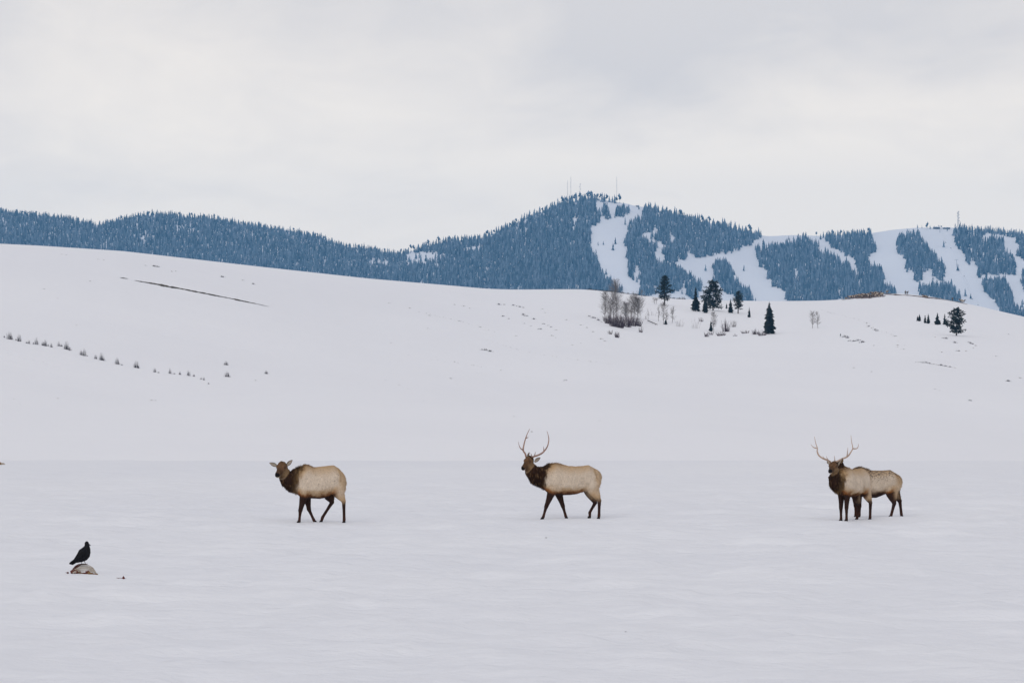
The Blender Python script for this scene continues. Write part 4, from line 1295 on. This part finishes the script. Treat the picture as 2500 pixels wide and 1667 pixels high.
AG = "bare aspens on the hillside"
for zx, zt, zb, w, stems, tw, label in [
    (215, 255, 575, 110, 1, 170, "grey bare aspen at the left end of the thicket"),
    (355, 118, 575, 135, 1, 260, "tallest bare aspen, rising from the middle of the thicket"),
    (300, 290, 575, 110, 2, 170, "twin-stemmed bare aspen left of the tallest aspen"),
    (460, 380, 580, 110, 1, 150, "low round bare aspen right of the tallest aspen"),
    (540, 258, 560, 110, 2, 190, "forked bare aspen near the right end of the thicket"),
    (597, 325, 565, 130, 1, 200, "bare aspen at the right end of the thicket"),
    (836, 410, 582, 40, 1, 40, "thin bare sapling left of the pine-side aspen"),
    (895, 375, 622, 75, 1, 80, "slender bare aspen standing below the tall dark pine"),
    (930, 460, 600, 40, 1, 40, "faint sapling right of the slender aspen"),
    (994, 425, 602, 60, 1, 60, "bare sapling standing alone right of the slender aspen"),
    (800, 320, 385, 55, 2, 30, "faint low sapling on the rise left of the tall dark pine"),
    (640, 225, 300, 36, 1, 30, "faint sapling on the crest left of the tall dark pine"),
    (1470, 485, 695, 70, 1, 90, "bare sapling beside the little pointed spruce"),
]:
    sd += 1
    p, hh, k = plant(z5, zx, zt, zb)
    bare_tree("bare_tree", hh, w * k, sd, p, label, AG, stems, int(tw * 1.4), rad=.034)
for zx, w, label in ((410, 60, "left one of two pale bare saplings alone on open snow"), (457, 45, "right one of two pale bare saplings alone on open snow")):
    p, mp_ = on_hill(1875 + zx / 3.763, 480 + 1208 / 3.763)
    bare_tree("bare_tree", 146 / 3.763 * mp_, w / 3.763 * mp_, sd + zx, p, label, AG, 1, 70, rad=.04)

WG = "willow shrubs on the hillside"
for zx, zt, zb, w, st, label in [
    (260, 500, 612, 90, 110, "dark willow shrub at the left foot of the aspen thicket"),
    (325, 480, 645, 120, 150, "dark willow shrub under the tallest aspen"),
    (395, 490, 660, 110, 130, "low dark willow shrub at the front of the thicket"),
    (470, 480, 650, 130, 150, "purple-brown willow shrub in the middle of the thicket"),
    (540, 500, 640, 100, 120, "dark willow shrub under the forked aspen"),
    (600, 535, 640, 90, 120, "dark willow shrub at the right foot of the thicket"),
    (240, 400, 590, 95, 60, "grey tangled brush under the left aspen of the thicket"),
    (300, 380, 600, 110, 70, "grey tangled brush behind the twin-stemmed aspen"),
    (385, 400, 605, 110, 70, "grey tangled brush between the tallest and the low round aspen"),
    (500, 400, 605, 110, 70, "grey tangled brush left of the forked aspen"),
    (570, 420, 600, 110, 70, "grey tangled brush at the foot of the right end aspen"),
    (635, 640, 712, 48, 50, "small dark shrub just below the right end of the thicket"),
    (280, 665, 732, 50, 50, "small pale shrub below the left end of the thicket"),
    (355, 692, 770, 62, 80, "rounded dark shrub alone below the thicket"),
    (1385, 690, 762, 60, 60, "dark shrub left of the little pointed spruce"),
    (1440, 690, 740, 60, 40, "thin shrub at the foot of the little pointed spruce"),
    (1555, 680, 750, 100, 100, "wide dark shrub right of the little pointed spruce"),
    (1610, 545, 704, 90, 90, "fan-shaped bare shrub below the bushy pine"),
    (1690, 560, 650, 80, 40, "pale right half of the fan-shaped shrub pair"),
    (1715, 722, 755, 50, 30, "tiny low shrub below the fan-shaped shrub"),
    (1835, 672, 722, 95, 70, "low reddish shrub left of the large full spruce"),
    (1950, 660, 735, 90, 80, "bushy reddish shrub close to the large full spruce"),
    (2030, 675, 748, 110, 90, "wide reddish shrub touching the large full spruce"),
    (1330, 520, 588, 55, 30, "dark tangled shrub on the slope below the broad pine"),
    (1080, 540, 645, 90, 26, "faint sparse shrub right of the bare saplings"),
    (1260, 530, 665, 110, 24, "faint sparse shrub on the bank below the narrow spruce"),
    (750, 420, 520, 130, 22, "faint sparse brush on the shaded bank of the gully"),
    (700, 440, 560, 80, 16, "faint twigs right of the aspen thicket"),
    (905, 350, 412, 120, 60, "grey brush around the foot of the tall dark pine"),
]:
    sd += 1
    p, hh, k = plant(z5, zx, zt, zb)
    faint = label.startswith("faint")
    bush("shrub", hh, w * k, sd, p, label, "shrub", WG, M_TWIG if (faint or "grey" in label or "pale" in label) else M_WILLOW, int(st * .7), .028 if faint else (.034 if "grey" in label else .046))

# fallen log in the gully
p0, _ = on_hill(*z5(712, 592)); p1, _ = on_hill(*z5(822, 630))
b = MB(); c = (p0 + p1) / 2
b.tube([p0 - c + Vector((0, 0, .5)), Vector((0, 0, .35)), p1 - c + Vector((0, 0, .25))], [.16, .14, .10], 6)
lg = b.build("fallen_log", M_BARK, None, c); tag(lg, "thin fallen log slanting down the gully", "log")
b = MB(); b.tube([p1 - c + Vector((-.6, 0, .3)), p1 - c + Vector((-.7, 0, -.6))], [.09, .05], 5); b.build("broken_limb", M_BARK, lg)

# sagebrush: one row in the snow on the left, then scattered grass
def tuft_mesh(name, seed, n, h, w, rad, mat):
    r = random.Random(seed); b = MB()
    for k in range(n):
        x = r.gauss(0, w * .26); L = h * r.uniform(.25, 1.0) * math.exp(-(x / (w * .5)) ** 2)
        p = Vector((x, r.gauss(0, w * .12), -.08))
        b.tube([p, p + Vector((r.gauss(0, .10) * L + .12 * x, r.gauss(0, .08) * L, L + .08))], [rad, rad * .25], 3, cap=False)
    return b.mesh(name, mat)
_u = "first second third fourth fifth sixth seventh eighth ninth".split()
ORD = _u + "tenth eleventh twelfth thirteenth fourteenth fifteenth sixteenth seventeenth eighteenth nineteenth twentieth".split() + ["twenty-" + w for w in _u] + ["thirtieth"] + ["thirty-" + w for w in _u]
SAGE = [tuft_mesh("sagebrush", 300 + k, 34, 1.7, 1.1, .030, M_SAGE) for k in range(5)]
row = [(35, 752, 14), (75, 767, 45), (92, 768, 30), (130, 776, 12), (157, 784, 42), (218, 800, 14), (237, 803, 22), (275, 806, 12), (300, 810, 40), (352, 818, 24), (372, 822, 40), (395, 822, 12), (420, 832, 24), (483, 824, 30), (503, 826, 16), (545, 850, 52), (570, 858, 24), (665, 895, 28), (690, 902, 42), (785, 927, 26), (832, 938, 48), (850, 942, 22), (960, 970, 36), (1000, 980, 10), (1118, 1000, 40), (1135, 1004, 18), (1270, 1037, 26), (1300, 1042, 8), (1393, 1048, 32), (1430, 1052, 8), (1475, 1056, 20), (1547, 1065, 32), (1590, 1071, 14), (1650, 1096, 14), (1672, 1101, 18), (1710, 1133, 10)]
for i, (zx, zy, hh) in enumerate(row):
    p, mp_ = on_hill(zx / 3.36, 600 + zy / 3.36)
    o = obj("sagebrush", SAGE[i % 5], None, p); s_ = hh / 3.36 * mp_
    o.scale = (max(s_, .5) * random.uniform(.8, 1.1), s_, s_); o.rotation_euler = (0, 0, random.choice((0, math.pi)))
    lab = ("tall" if hh >= 40 else ("small" if hh >= 20 else "tiny")) + " dark sagebrush tuft, " + ORD[i] + " from the left in the left hillside row"
    tag(o, lab, "sagebrush", "sagebrush row on the left hillside")
for zx, zy, hh, lab in ((1855, 978, 26, "pale sagebrush clump above the right end of the row"), (1862, 1074, 30, "dark sagebrush clump right of the row's end"), (2185, 1050, 22, "small sagebrush clump farthest right of the row")):
    p, mp_ = on_hill(zx / 3.36, 600 + zy / 3.36)
    o = obj("sagebrush", SAGE[zx % 5], None, p); s_ = hh / 3.36 * mp_; o.scale = (s_ * 1.6, s_, s_); tag(o, lab, "sagebrush", "sagebrush clumps beyond the row")
GRASS = [tuft_mesh("grass_tuft", 340 + k, 26, .42, 1.5, .032, M_GRASS) for k in range(5)]
GRASSD = [tuft_mesh("grass_tuft", 360 + k, 30, .55, 1.5, .040, M_SAGE) for k in range(4)]
def tufts(lst, conv, label, group, big=()):
    for i, q in enumerate(lst):
        px, py = conv(q[0], q[1]); p, mp_ = on_hill(px, py)
        k = q[2] if len(q) > 2 else 1.0
        o = obj("grass_tuft", (GRASSD if k > 1.15 else GRASS)[i % 4], None, p)
        s_ = k * random.uniform(.62, .98) * p.y / 1500
        o.scale = (s_ * random.uniform(.8, 1.5), s_, s_); o.rotation_euler = (0, 0, random.uniform(-.3, .3))
        tag(o, label, "grass", group)
zc = lambda a, b_: (900 + a / 3.92, 700 + b_ / 3.92)
tufts([(190, 158), (390, 206), (480, 240, .7), (575, 276), (865, 328), (1065, 388), (820, 172, .9), (905, 187), (965, 207), (1245, 172, 1.3), (1295, 173, 1.1), (1382, 180, 1.4), (1415, 187, 1.1), (1445, 194, 1.2), (1480, 202, 1.1), (1660, 215), (1688, 250), (1285, 285, 1.2), (1340, 308), (1478, 270, 1.4), (1505, 282, 1.3), (1580, 312, 1.2), (1490, 352), (1550, 378), (1675, 358, 1.2), (1715, 372), (1745, 388, 1.2), (1790, 415), (1640, 408, 1.5), (1750, 470), (1790, 488, .8), (1890, 318), (2030, 368, 1.1), (2085, 393, 1.1), (2145, 432), (1405, 470), (565, 400, .9), (1945, 558, .9), (2030, 540, .7), (2215, 500, 1.1), (2255, 520, 1.1), (2110, 285, 1.4), (2150, 300, 1.6), (2195, 322, 1.5), (2225, 340, 1.0)], zc,
      "sparse dry grass poking through snow on the upper middle hill", "grass tufts on the upper middle hill")
tufts([(1105, 608, 2.2), (1160, 620, 2.0)], zc, "dark grass clump standing alone in the middle of the hill", "lone grass clumps mid-hill")
tufts([(1885, 897, 1.4), (780, 878, 1.0), (820, 718, .7), (1000, 752, .9), (375, 978, .8), (210, 537, .7), (520, 1092, .8), (2210, 1282, .8), (1265, 797, .8), (1390, 1243, .7), (1560, 1388, 1.0), (155, 895, .7), (290, 940, .6)], zc, "faint grass speck on the lower middle hill", "grass specks on the lower middle hill")
z7 = lambda a, b_: (a / 3.36, 600 + b_ / 3.36)
tufts([(1190, 163, .9), (1262, 170, 1.2), (1290, 174, 1.3), (1405, 212, 1.1), (1440, 210, .9), (1820, 258, 1.2), (1990, 285), (2075, 316, 1.2), (470, 432, .7), (355, 355, .7), (625, 652, .8), (735, 292, .8), (2095, 1105, .9), (1240, 1268, .8), (1275, 1270, .8), (165, 1295, .7), (110, 1258, .8), (470, 1252, .9), (505, 72, .7), (540, 76, .7), (800, 112, .7), (850, 118, .7)], z7,
      "faint grass speck on the smooth left hill", "grass specks on the left hill")
tufts([(545, 512, 1.1), (568, 552, 1.6), (600, 572, .9), (640, 590, 1.2), (665, 602, 1.3), (870, 664, 1.1), (300, 672, 2.2), (325, 684, 2.0), (350, 718, 1.2), (395, 722, 1.4), (447, 714, 1.4), (495, 734, 1.6), (630, 770, .9), (900, 767), (900, 785, .9), (965, 812), (1445, 690, 1.7), (1555, 738, 1.5), (1715, 732, 1.1), (1735, 742, 1.2), (1755, 752, 1.2), (1790, 770, .9), (1770, 797, 1.0), (1405, 847, 1.1), (1595, 834, 1.3), (1680, 832, .8), (1330, 672, .7), (2165, 1180, 1.6), (2030, 893, .9), (2300, 1142, 1.0), (1730, 1402, 1.4), (1325, 1271, .8), (1380, 1286, .7), (600, 1070, .8), (400, 1025, .8), (2170, 640, .8)], z6,
      "small grass tuft on the snowy right hill", "grass tufts on the right hill")
tufts([(a, 962 + max(0, a - 1180) * .17, .8 + .5 * ((a // 20) % 3 == 0)) for a in range(1110, 1560, 26)], z6, "thin line of grass standing in for a faint track on the lower right hill", "grass line in place of a track on the lower right hill")  # a faint track in the snow, drawn as a row of grass tufts
tufts([(20 + i * 31, 212 + (i * 31) ** 1.28 * .011 + (1 if i % 3 else -2), 1.2 + .4 * (i % 4 == 1)) for i in range(22)], z5, "low brush along the crest above the aspen thicket", "crest brush above the thicket")
tufts([(960, 298, 1.6), (1010, 308, 1.4), (1050, 315, 1.3), (1075, 318, 1.2), (1105, 322, 2.0)], z5, "dark speck of brush on the crest right of the tall pine", "crest brush right of the tall pine")
def trail(pts, conv, label, step=7.0, k=.5):  # faint trail lines in the snow, drawn with grass flecks instead of grooves
    L_ = []
    for (a, b_), (c, d_) in zip(pts[:-1], pts[1:]):
        n_ = max(1, int(math.hypot(c - a, d_ - b_) / (step * 3.9)))
        for i in range(n_):
            if random.random() < .75: L_.append((mix(a, c, (i + random.random()) / n_), mix(b_, d_, (i + random.random()) / n_), k * random.uniform(.5, 1.2)))
    tufts(L_, conv, label, label)
trail([(480, 240), (870, 330), (1220, 436)], zc, "faint grass fleck standing in for the slanting trail across the middle hill")
trail([(1050, 492), (1500, 622), (2000, 700), (2340, 742)], zc, "faint grass fleck standing in for the long low trail across the middle hill", 9)
trail([(300, 640), (680, 706), (1000, 752), (1300, 812)], zc, "faint grass fleck standing in for a trail low on the middle hill", 10)
trail([(20, 360), (420, 470), (700, 600), (880, 668), (1020, 820)], z6, "faint grass fleck standing in for the old track on the right hill", 9)
trail([(20, 880), (380, 960), (640, 1050)], z7, "faint grass fleck standing in for a trail below the sagebrush row", 12, .45)
def stub(px, py, k, lab):
    p, mp_ = on_meadow(px, py)
    o = obj("grass_stub", GRASSD[int(px) % 4], None, p - Vector((0, 0, .0))); o.scale = (k, k * .6, k * .5); tag(o, lab, "grass", "grass stubs in the meadow")
for (px, py, k, lab) in ((1354, 1302, .10, "tiny grass stub in the snow below the middle bull"), (1333, 1321, .06, "tiniest grass stub in the snow below the middle bull"), (1706, 1310, .08, "tiny grass stub between the middle bull and right pair"), (768, 1326, .07, "tiny grass stub below the antlerless elk"), (1004, 1254, .10, "tiny grass stub between antlerless elk and middle bull"), (1527, 1549, .035, "tiny grass stub in the lower middle foreground")):
    stub(px, py, k, lab)

# ------------------------------------------------------------------ bare strips of ground
def ribbon(name, pts, label, mat, rows=3, seed=1, lift=.10):
    """pts: (px, py, half thickness px); laid on the hill"""
    r = np.array(pts, float); n = int((r[-1, 0] - r[0, 0]) / 2.0)
    xs_ = np.linspace(r[0, 0], r[-1, 0], n); yc_ = np.interp(xs_, r[:, 0], r[:, 1]); hw = np.interp(xs_, r[:, 0], r[:, 2])
    hw = np.maximum(hw * (1 + .9 * fbm(xs_ / 9, xs_ * 0 + seed, seed, 4)), .04)
    V = []
    for j in range(rows):
        u = (j / (rows - 1) - .5) * 2
        py_ = yc_ + u * hw + .5 * fbm(xs_ / 5, xs_ * 0 + j, seed + 7, 2)
        crest = np.interp(xs_, hc_x, hc_y) + .8
        X_, D_, Z_, ok_ = unproject(hill_z, xs_, np.maximum(py_, crest + .3 * (u + 1)), HB, 2000, 900)
        V.append(np.stack([X_, D_, Z_ + lift], -1))
    V = np.stack(V, 0)
    idx_ = np.arange(rows * n).reshape(rows, n)
    q = np.stack([idx_[:-1, :-1], idx_[1:, :-1], idx_[1:, 1:], idx_[:-1, 1:]], -1).reshape(-1, 4)
    o = obj(name, mesh_np(name, V.reshape(-1, 3), q, mat)); tag(o, label, "bare ground", kind="structure")
ribbon("bare_bank", [(z7(1100, 0)[0], z7(0, 286)[1], .1), (z7(1200, 0)[0], z7(0, 302)[1], .9), (z7(1300, 0)[0], z7(0, 320)[1], 1.8), (z7(1400, 0)[0], z7(0, 340)[1], 2.2), (z7(1450, 0)[0], z7(0, 347)[1], 1.0), (z7(1550, 0)[0], z7(0, 367)[1], 1.1), (z7(1690, 0)[0], z7(0, 394)[1], 1.4), (z7(1800, 0)[0], z7(0, 416)[1], .9), (z7(1880, 0)[0], z7(0, 431)[1], .35), (z7(1940, 0)[0], z7(0, 444)[1], 1.2), (z7(2090, 0)[0], z7(0, 475)[1], .6), (z7(2210, 0)[0], z7(0, 502)[1], .05)], "long dark strip of bare ground slanting across the left hill", M_EARTH, seed=3)
ribbon("bare_strip", [(z7(985, 0)[0], z7(0, 264)[1], .1), (z7(1015, 0)[0], z7(0, 267)[1], .8), (z7(1050, 0)[0], z7(0, 273)[1], .1)], "short dark fleck of bare ground left of the long strip", M_EARTH, seed=5)
q4 = lambda a, b_: (1875 + a / 3.763, 480 + b_ / 3.763)
def R4(l): return [(*q4(a, b_), t) for a, b_, t in l]
ribbon("trampled_ground", R4([(680, 946, .2), (740, 934, 2.2), (820, 925, 3.5), (900, 920, 4.0), (980, 916, 3.6), (1020, 912, 2.5), (1060, 918, 1.4), (1080, 912, .3)]), "trampled brown ground under the hilltop elk herd", M_TRAMPLED, 5, 9)
ribbon("bare_ridge", R4([(1040, 900, .4), (1100, 896, 1.1), (1180, 903, 1.0), (1230, 907, .4), (1300, 908, .5), (1400, 919, .8), (1450, 927, 1.0), (1560, 938, .9), (1640, 948, 1.0), (1700, 958, .8), (1760, 972, .9), (1830, 992, .2)]), "thin brown bare edge along the right hill crest", M_TRAMPLED, 3, 12)

# ------------------------------------------------------------------ far elk herd on the hilltop
def herd_mesh(pose, tint, seed):
    b = MB(); r = random.Random(seed)
    body = tuple(CREAM * .85 * tint); dark = tuple(DARK * 1.8); rust = tuple(TAN * .6)
    lie = -.42 if pose == 'lie' else 0.0
    b.tube([(-.78, 0, 1.12 + lie), (-.70, 0, 1.10 + lie), (-.45, 0, 1.04 + lie), (0, 0, .98 + lie), (.35, 0, 1.02 + lie), (.55, 0, 1.06 + lie), (.62, 0, 1.05 + lie)], [.06, .20, .28, .32, .32, .24, .1], 8, body)
    if pose == 'graze': nk = [(.5, 0, 1.08), (.78, 0, .85), (.98, 0, .45)]; hd = [(.95, 0, .5), (1.05, .0, .28), (1.12, 0, .05)]
    else: nk = [(.5, 0, 1.02 + lie), (.74, .02, 1.25 + lie), (.90, .04, 1.52 + lie)]; hd = [(.84, .04, 1.58 + lie), (1.05, .06, 1.52 + lie), (1.25, .08, 1.40 + lie)]
    b.tube(nk, [.27, .20, .13], 7, dark); b.tube(hd, [.11, .10, .06], 6, rust)
    if pose != 'lie':
        for x, y in ((.42, .12), (.38, -.12), (-.52, .12), (-.60, -.12)):
            b.tube([(x, y, .85), (x + r.uniform(-.08, .08), y, .4), (x + r.uniform(-.1, .1), y, -.02)], [.10, .05, .04], 5, dark)
    else:
        b.tube([(.5, .2, .42), (.75, .22, .14), (.45, .22, .08)], [.12, .07, .05], 5, dark); b.tube([(-.45, .2, .45), (-.2, .28, .16), (-.55, .28, .08)], [.16, .08, .05], 5, dark)
    return b.mesh("elk", M_COAT)
HM = [herd_mesh(p_, t_, i) for i, (p_, t_) in enumerate((('stand', 1.0), ('graze', .8), ('lie', .9), ('stand', .55), ('lie', .5), ('graze', 1.1), ('stand', .3)))]
poly = [q4(*p_) for p_ in ((695, 945), (750, 922), (830, 905), (900, 894), (1000, 884), (1060, 893), (1060, 925), (980, 932), (900, 936), (780, 944))]
hp = []
rr = random.Random(77)
while len(hp) < 62:
    x = rr.uniform(2058, 2160); y = rr.uniform(712, 733)
    if in_poly(np.array([x]), np.array([y]), poly)[0] and all(abs(x - a) > 1.1 or abs(y - b_) > 1.3 for a, b_ in hp): hp.append((x, y))
def herd_elk(x, y, label, k=.9, m=None):
    p, mp_ = on_hill(x, y)
    o = obj("elk", HM[m if m is not None else rr.randrange(len(HM))], None, p)
    s_ = k * rr.uniform(.8, 1.1); o.scale = (s_, s_, s_); o.rotation_euler = (0, 0, rr.uniform(0, 6.283)); tag(o, label, "elk", "elk herd on the right hilltop")
for x, y in hp: herd_elk(x, y, "tiny elk in the crowded herd on the right hilltop")
for a, b_, lab, m in ((1094, 893, "tiny dark elk just right of the hilltop herd", 3), (1262, 898, "left one of two dark elk on the bare hill crest", 6), (1280, 900, "right one of two dark elk on the bare hill crest", 6), (1440, 928, "left one of two tan elk lying on the crest slope", 2), (1456, 932, "right one of two tan elk lying on the crest slope", 4), (1695, 957, "dark elk alone on the falling crest line", 6), (1776, 974, "left one of the last two elk on the crest", 3), (1792, 980, "right one of the last two elk on the crest", 0)):
    herd_elk(*q4(a, b_), lab, 1.0, m)

# ------------------------------------------------------------------ summit masts, lift, lodge
M_STEEL = plain("grey_steel", (.22, .23, .25), (.34, .35, .37), 1, .6)
M_WOOD = plain("dark_timber", (.05, .045, .042), (.10, .09, .085), 1, .8)
def on_mtn(px, py):
    yc = float(np.interp(px, mc_x, mc_y))
    x, d, z, ok_ = unproject(mtn_z, px, max(py, yc + .8), MB0, 10500, 900)
    return Vector((x[0], d[0], z[0])), d[0] / F
def mast(zx, zt, label, w=.55, arms=0, ybase=492):
    px = 1250 + zx / 3.763; p, mp_ = on_mtn(px, ybase)
    yb = HOR - (p.z - CAM_H) / p.y * F
    h = (yb - (420 + zt / 3.763)) * mp_
    root = empty("radio_mast", p); tag(root, label, "radio mast", "radio masts on the peak")
    b = MB()
    for k in range(3):
        a = 2.094 * k; b.tube([(w * math.cos(a), w * math.sin(a), 0), (w * .8 * math.cos(a), w * .8 * math.sin(a), h)], [.16, .13], 4)
    nl = int(h / 2.4)
    for i in range(nl):
        for k in range(3):
            a, c = 2.094 * k, 2.094 * (k + 1); z0 = h * i / nl; z1 = h * (i + 1) / nl
            b.tube([(w * math.cos(a), w * math.sin(a), z0), (w * math.cos(c), w * math.sin(c), z1)], [.07, .07], 3, cap=False)
    b.build("lattice", M_STEEL, root)
    for i in range(arms):
        b = MB(); z = h * (.55 + .42 * i / max(1, arms - 1)); s_ = 1 if i % 2 else -1
        b.tube([(0, 0, z), (1.6 * s_, 0, z)], [.12, .12], 4); b.tube([(1.6 * s_, -.2, z - 1.2), (1.6 * s_, -.2, z + 1.2)], [.4, .4], 6); b.build("antenna", M_STEEL, root)
mast(510, 78, "leftmost thin radio mast on the wooded peak", .45)
mast(540, 45, "tall radio mast second from left on the peak", .6)
mast(625, 107, "short radio mast with antennas in the middle of the peak", .6, 4)
mast(962, 45, "lone tall radio mast at the right side of the peak", .5)
# lattice tower over the right runs
p, mp = on_mtn(1875 + 1748 / 3.763, 557)
h = (HOR - (p.z - CAM_H) / p.y * F - (480 + 135 / 3.763)) * mp
root = empty("lattice_tower", p); tag(root, "tall lattice communications tower with antennas above the right ski runs", "tower")
for sx, sy in ((-1, -1), (1, -1), (1, 1), (-1, 1)):
    b = MB(); b.tube([(1.7 * sx, 1.7 * sy, 0), (.9 * sx, .9 * sy, h)], [.26, .2], 4); b.build("leg", M_STEEL, root)
b = MB(); nl = 10
for i in range(nl):
    w0, w1 = mix(1.7, .9, i / nl), mix(1.7, .9, (i + 1) / nl)
    cs0 = [(-w0, -w0), (w0, -w0), (w0, w0), (-w0, w0)]; cs1 = [(-w1, -w1), (w1, -w1), (w1, w1), (-w1, w1)]
    for k in range(4):
        a, c = cs0[k], cs1[(k + 1) % 4]; b.tube([(*a, h * i / nl), (*c, h * (i + 1) / nl)], [.12, .12], 3, cap=False)
        a, c = cs1[k], cs0[(k + 1) % 4]; b.tube([(*a, h * (i + 1) / nl), (*c, h * i / nl)], [.12, .12], 3, cap=False)
b.build("bracing", M_STEEL, root)
for z, x, s_ in ((.62, 2.6, 1.2), (.72, -2.5, 1.1), (.80, 2.3, 1.0), (.88, -2.1, 1.0), (.45, 2.6, 1.0), (.97, 1.8, 1.1)):
    b = MB(); b.tube([(0, 0, h * z), (x, -.8, h * z)], [.16, .16], 4); b.tube([(x, -.8, h * z - s_), (x, -.8, h * z + s_)], [.55, .55], 7); b.build("antenna", M_STEEL, root)
b = MB(); b.tube([(0, 0, h), (0, 0, h * 1.06)], [.2, .1], 5); b.build("top_spike", M_STEEL, root)

def building(px, py, w, d, hh, label, roof=1.6, wins=3):
    p, mp_ = on_mtn(px, py); root = empty("summit_building", p); tag(root, label, "building")
    b = MB(); b.box(-w / 2, w / 2, -d / 2, d / 2, -1.5, hh); b.build("wall", M_WOOD, root)
    b = MB(); x, y = w / 2 + .8, d / 2 + .8
    V = [(-x, -y, hh), (x, -y, hh), (x, y, hh), (-x, y, hh), (-x, 0, hh + roof), (x, 0, hh + roof)]
    V += [(a, c, e + .35) for a, c, e in V]
    b.add(V, [(0, 3, 4), (1, 5, 2), (6, 10, 9), (7, 8, 11)], [(6, 7, 11, 10), (8, 9, 10, 11), (0, 4, 5, 1), (3, 2, 5, 4), (0, 1, 7, 6), (2, 3, 9, 8)])
    b.build("roof", M_HILL, root)
    for i in range(wins):
        b = MB(); cx = (i - (wins - 1) / 2) * w / wins; b.box(cx - .7, cx + .7, -d / 2 - .06, -d / 2 + .05, hh * .35, hh * .75); b.build("window", M_EYE, root)
building(1875 + 1548 / 3.763, 559, 15, 8, 4.2, "low dark summit building left of the lattice tower", 1.4, 4)
building(1875 + 1640 / 3.763, 559, 17, 7, 3.0, "long low building joined below the lattice tower's left", 1.0, 5)
building(1875 + 1765 / 3.763, 560, 9, 7, 4.5, "small dark hut at the foot of the lattice tower", 1.4, 2)
building(1250 + 1152 / 3.763, 505, 7, 5, 2.6, "tiny dark shelter on the bare saddle right of the peak", 1.0, 2)
# chairlift
def lift_tower(px, pt, pb, label):
    p, mp_ = on_mtn(px, pb); h = (pb - pt) * mp_
    root = empty("lift_tower", p); tag(root, label, "lift tower", "chairlift towers")
    b = MB(); b.tube([(0, 0, -1), (0, 0, h)], [.55, .38], 8); b.build("mast", M_STEEL, root)
    b = MB(); b.box(-3.6, 3.6, -.3, .3, h - .5, h); b.build("crossarm", M_STEEL, root)
    for s_ in (-1, 1):
        b = MB(); b.box(3.5 * s_ - .3, 3.5 * s_ + .3, -1.6, 1.6, h - 1.2, h - .5); b.build("sheave", M_STEEL, root)
    return p + Vector((0, 0, h))
tA = lift_tower(1875 + 1732 / 3.763, 480 + 580 / 3.763, 480 + 645 / 3.763, "T-shaped lift tower halfway down the right ski run")
tB = lift_tower(1875 + 1580 / 3.763, 480 + 268 / 3.763, 480 + 330 / 3.763, "lift tower at the top of the right ski run")
cab = []
CH = [(1632, 424), (1680, 475), (1755, 678), (1802, 733), (1878, 943), (1930, 998)]
nm = ["uppermost", "second", "third", "fourth", "fifth", "lowest"]
for (a, b_), w_ in zip(CH, nm):
    px, py = q4(a, b_); p, mp_ = on_mtn(px, py + 9); p = p + Vector((0, 0, 9 * mp_)); cab.append(p + Vector((0, 0, 3.2)))
    root = empty("lift_chair", p); tag(root, w_ + " dark chair on the lift line down the right run", "lift chair", "lift chairs over the right run")
    b = MB(); b.box(-1.2, 1.2, -.5, .5, -.25, .15); b.box(-1.2, 1.2, .35, .5, .15, 1.0); b.build("seat", M_WOOD, root)
    b = MB(); b.tube([(0, 0, .1), (.0, .45, 1.2), (0, 0, 3.2)], [.12, .12, .1], 5); b.build("hanger", M_STEEL, root)
line = sorted([tB] + cab + [tA], key=lambda v: v.x)
b = MB(); c0 = line[0].copy(); b.tube([v - c0 for v in line], [.05] * len(line), 4)
o = b.build("lift_cable", M_STEEL, None, c0); tag(o, "thin lift cable running down the right ski run", "cable")
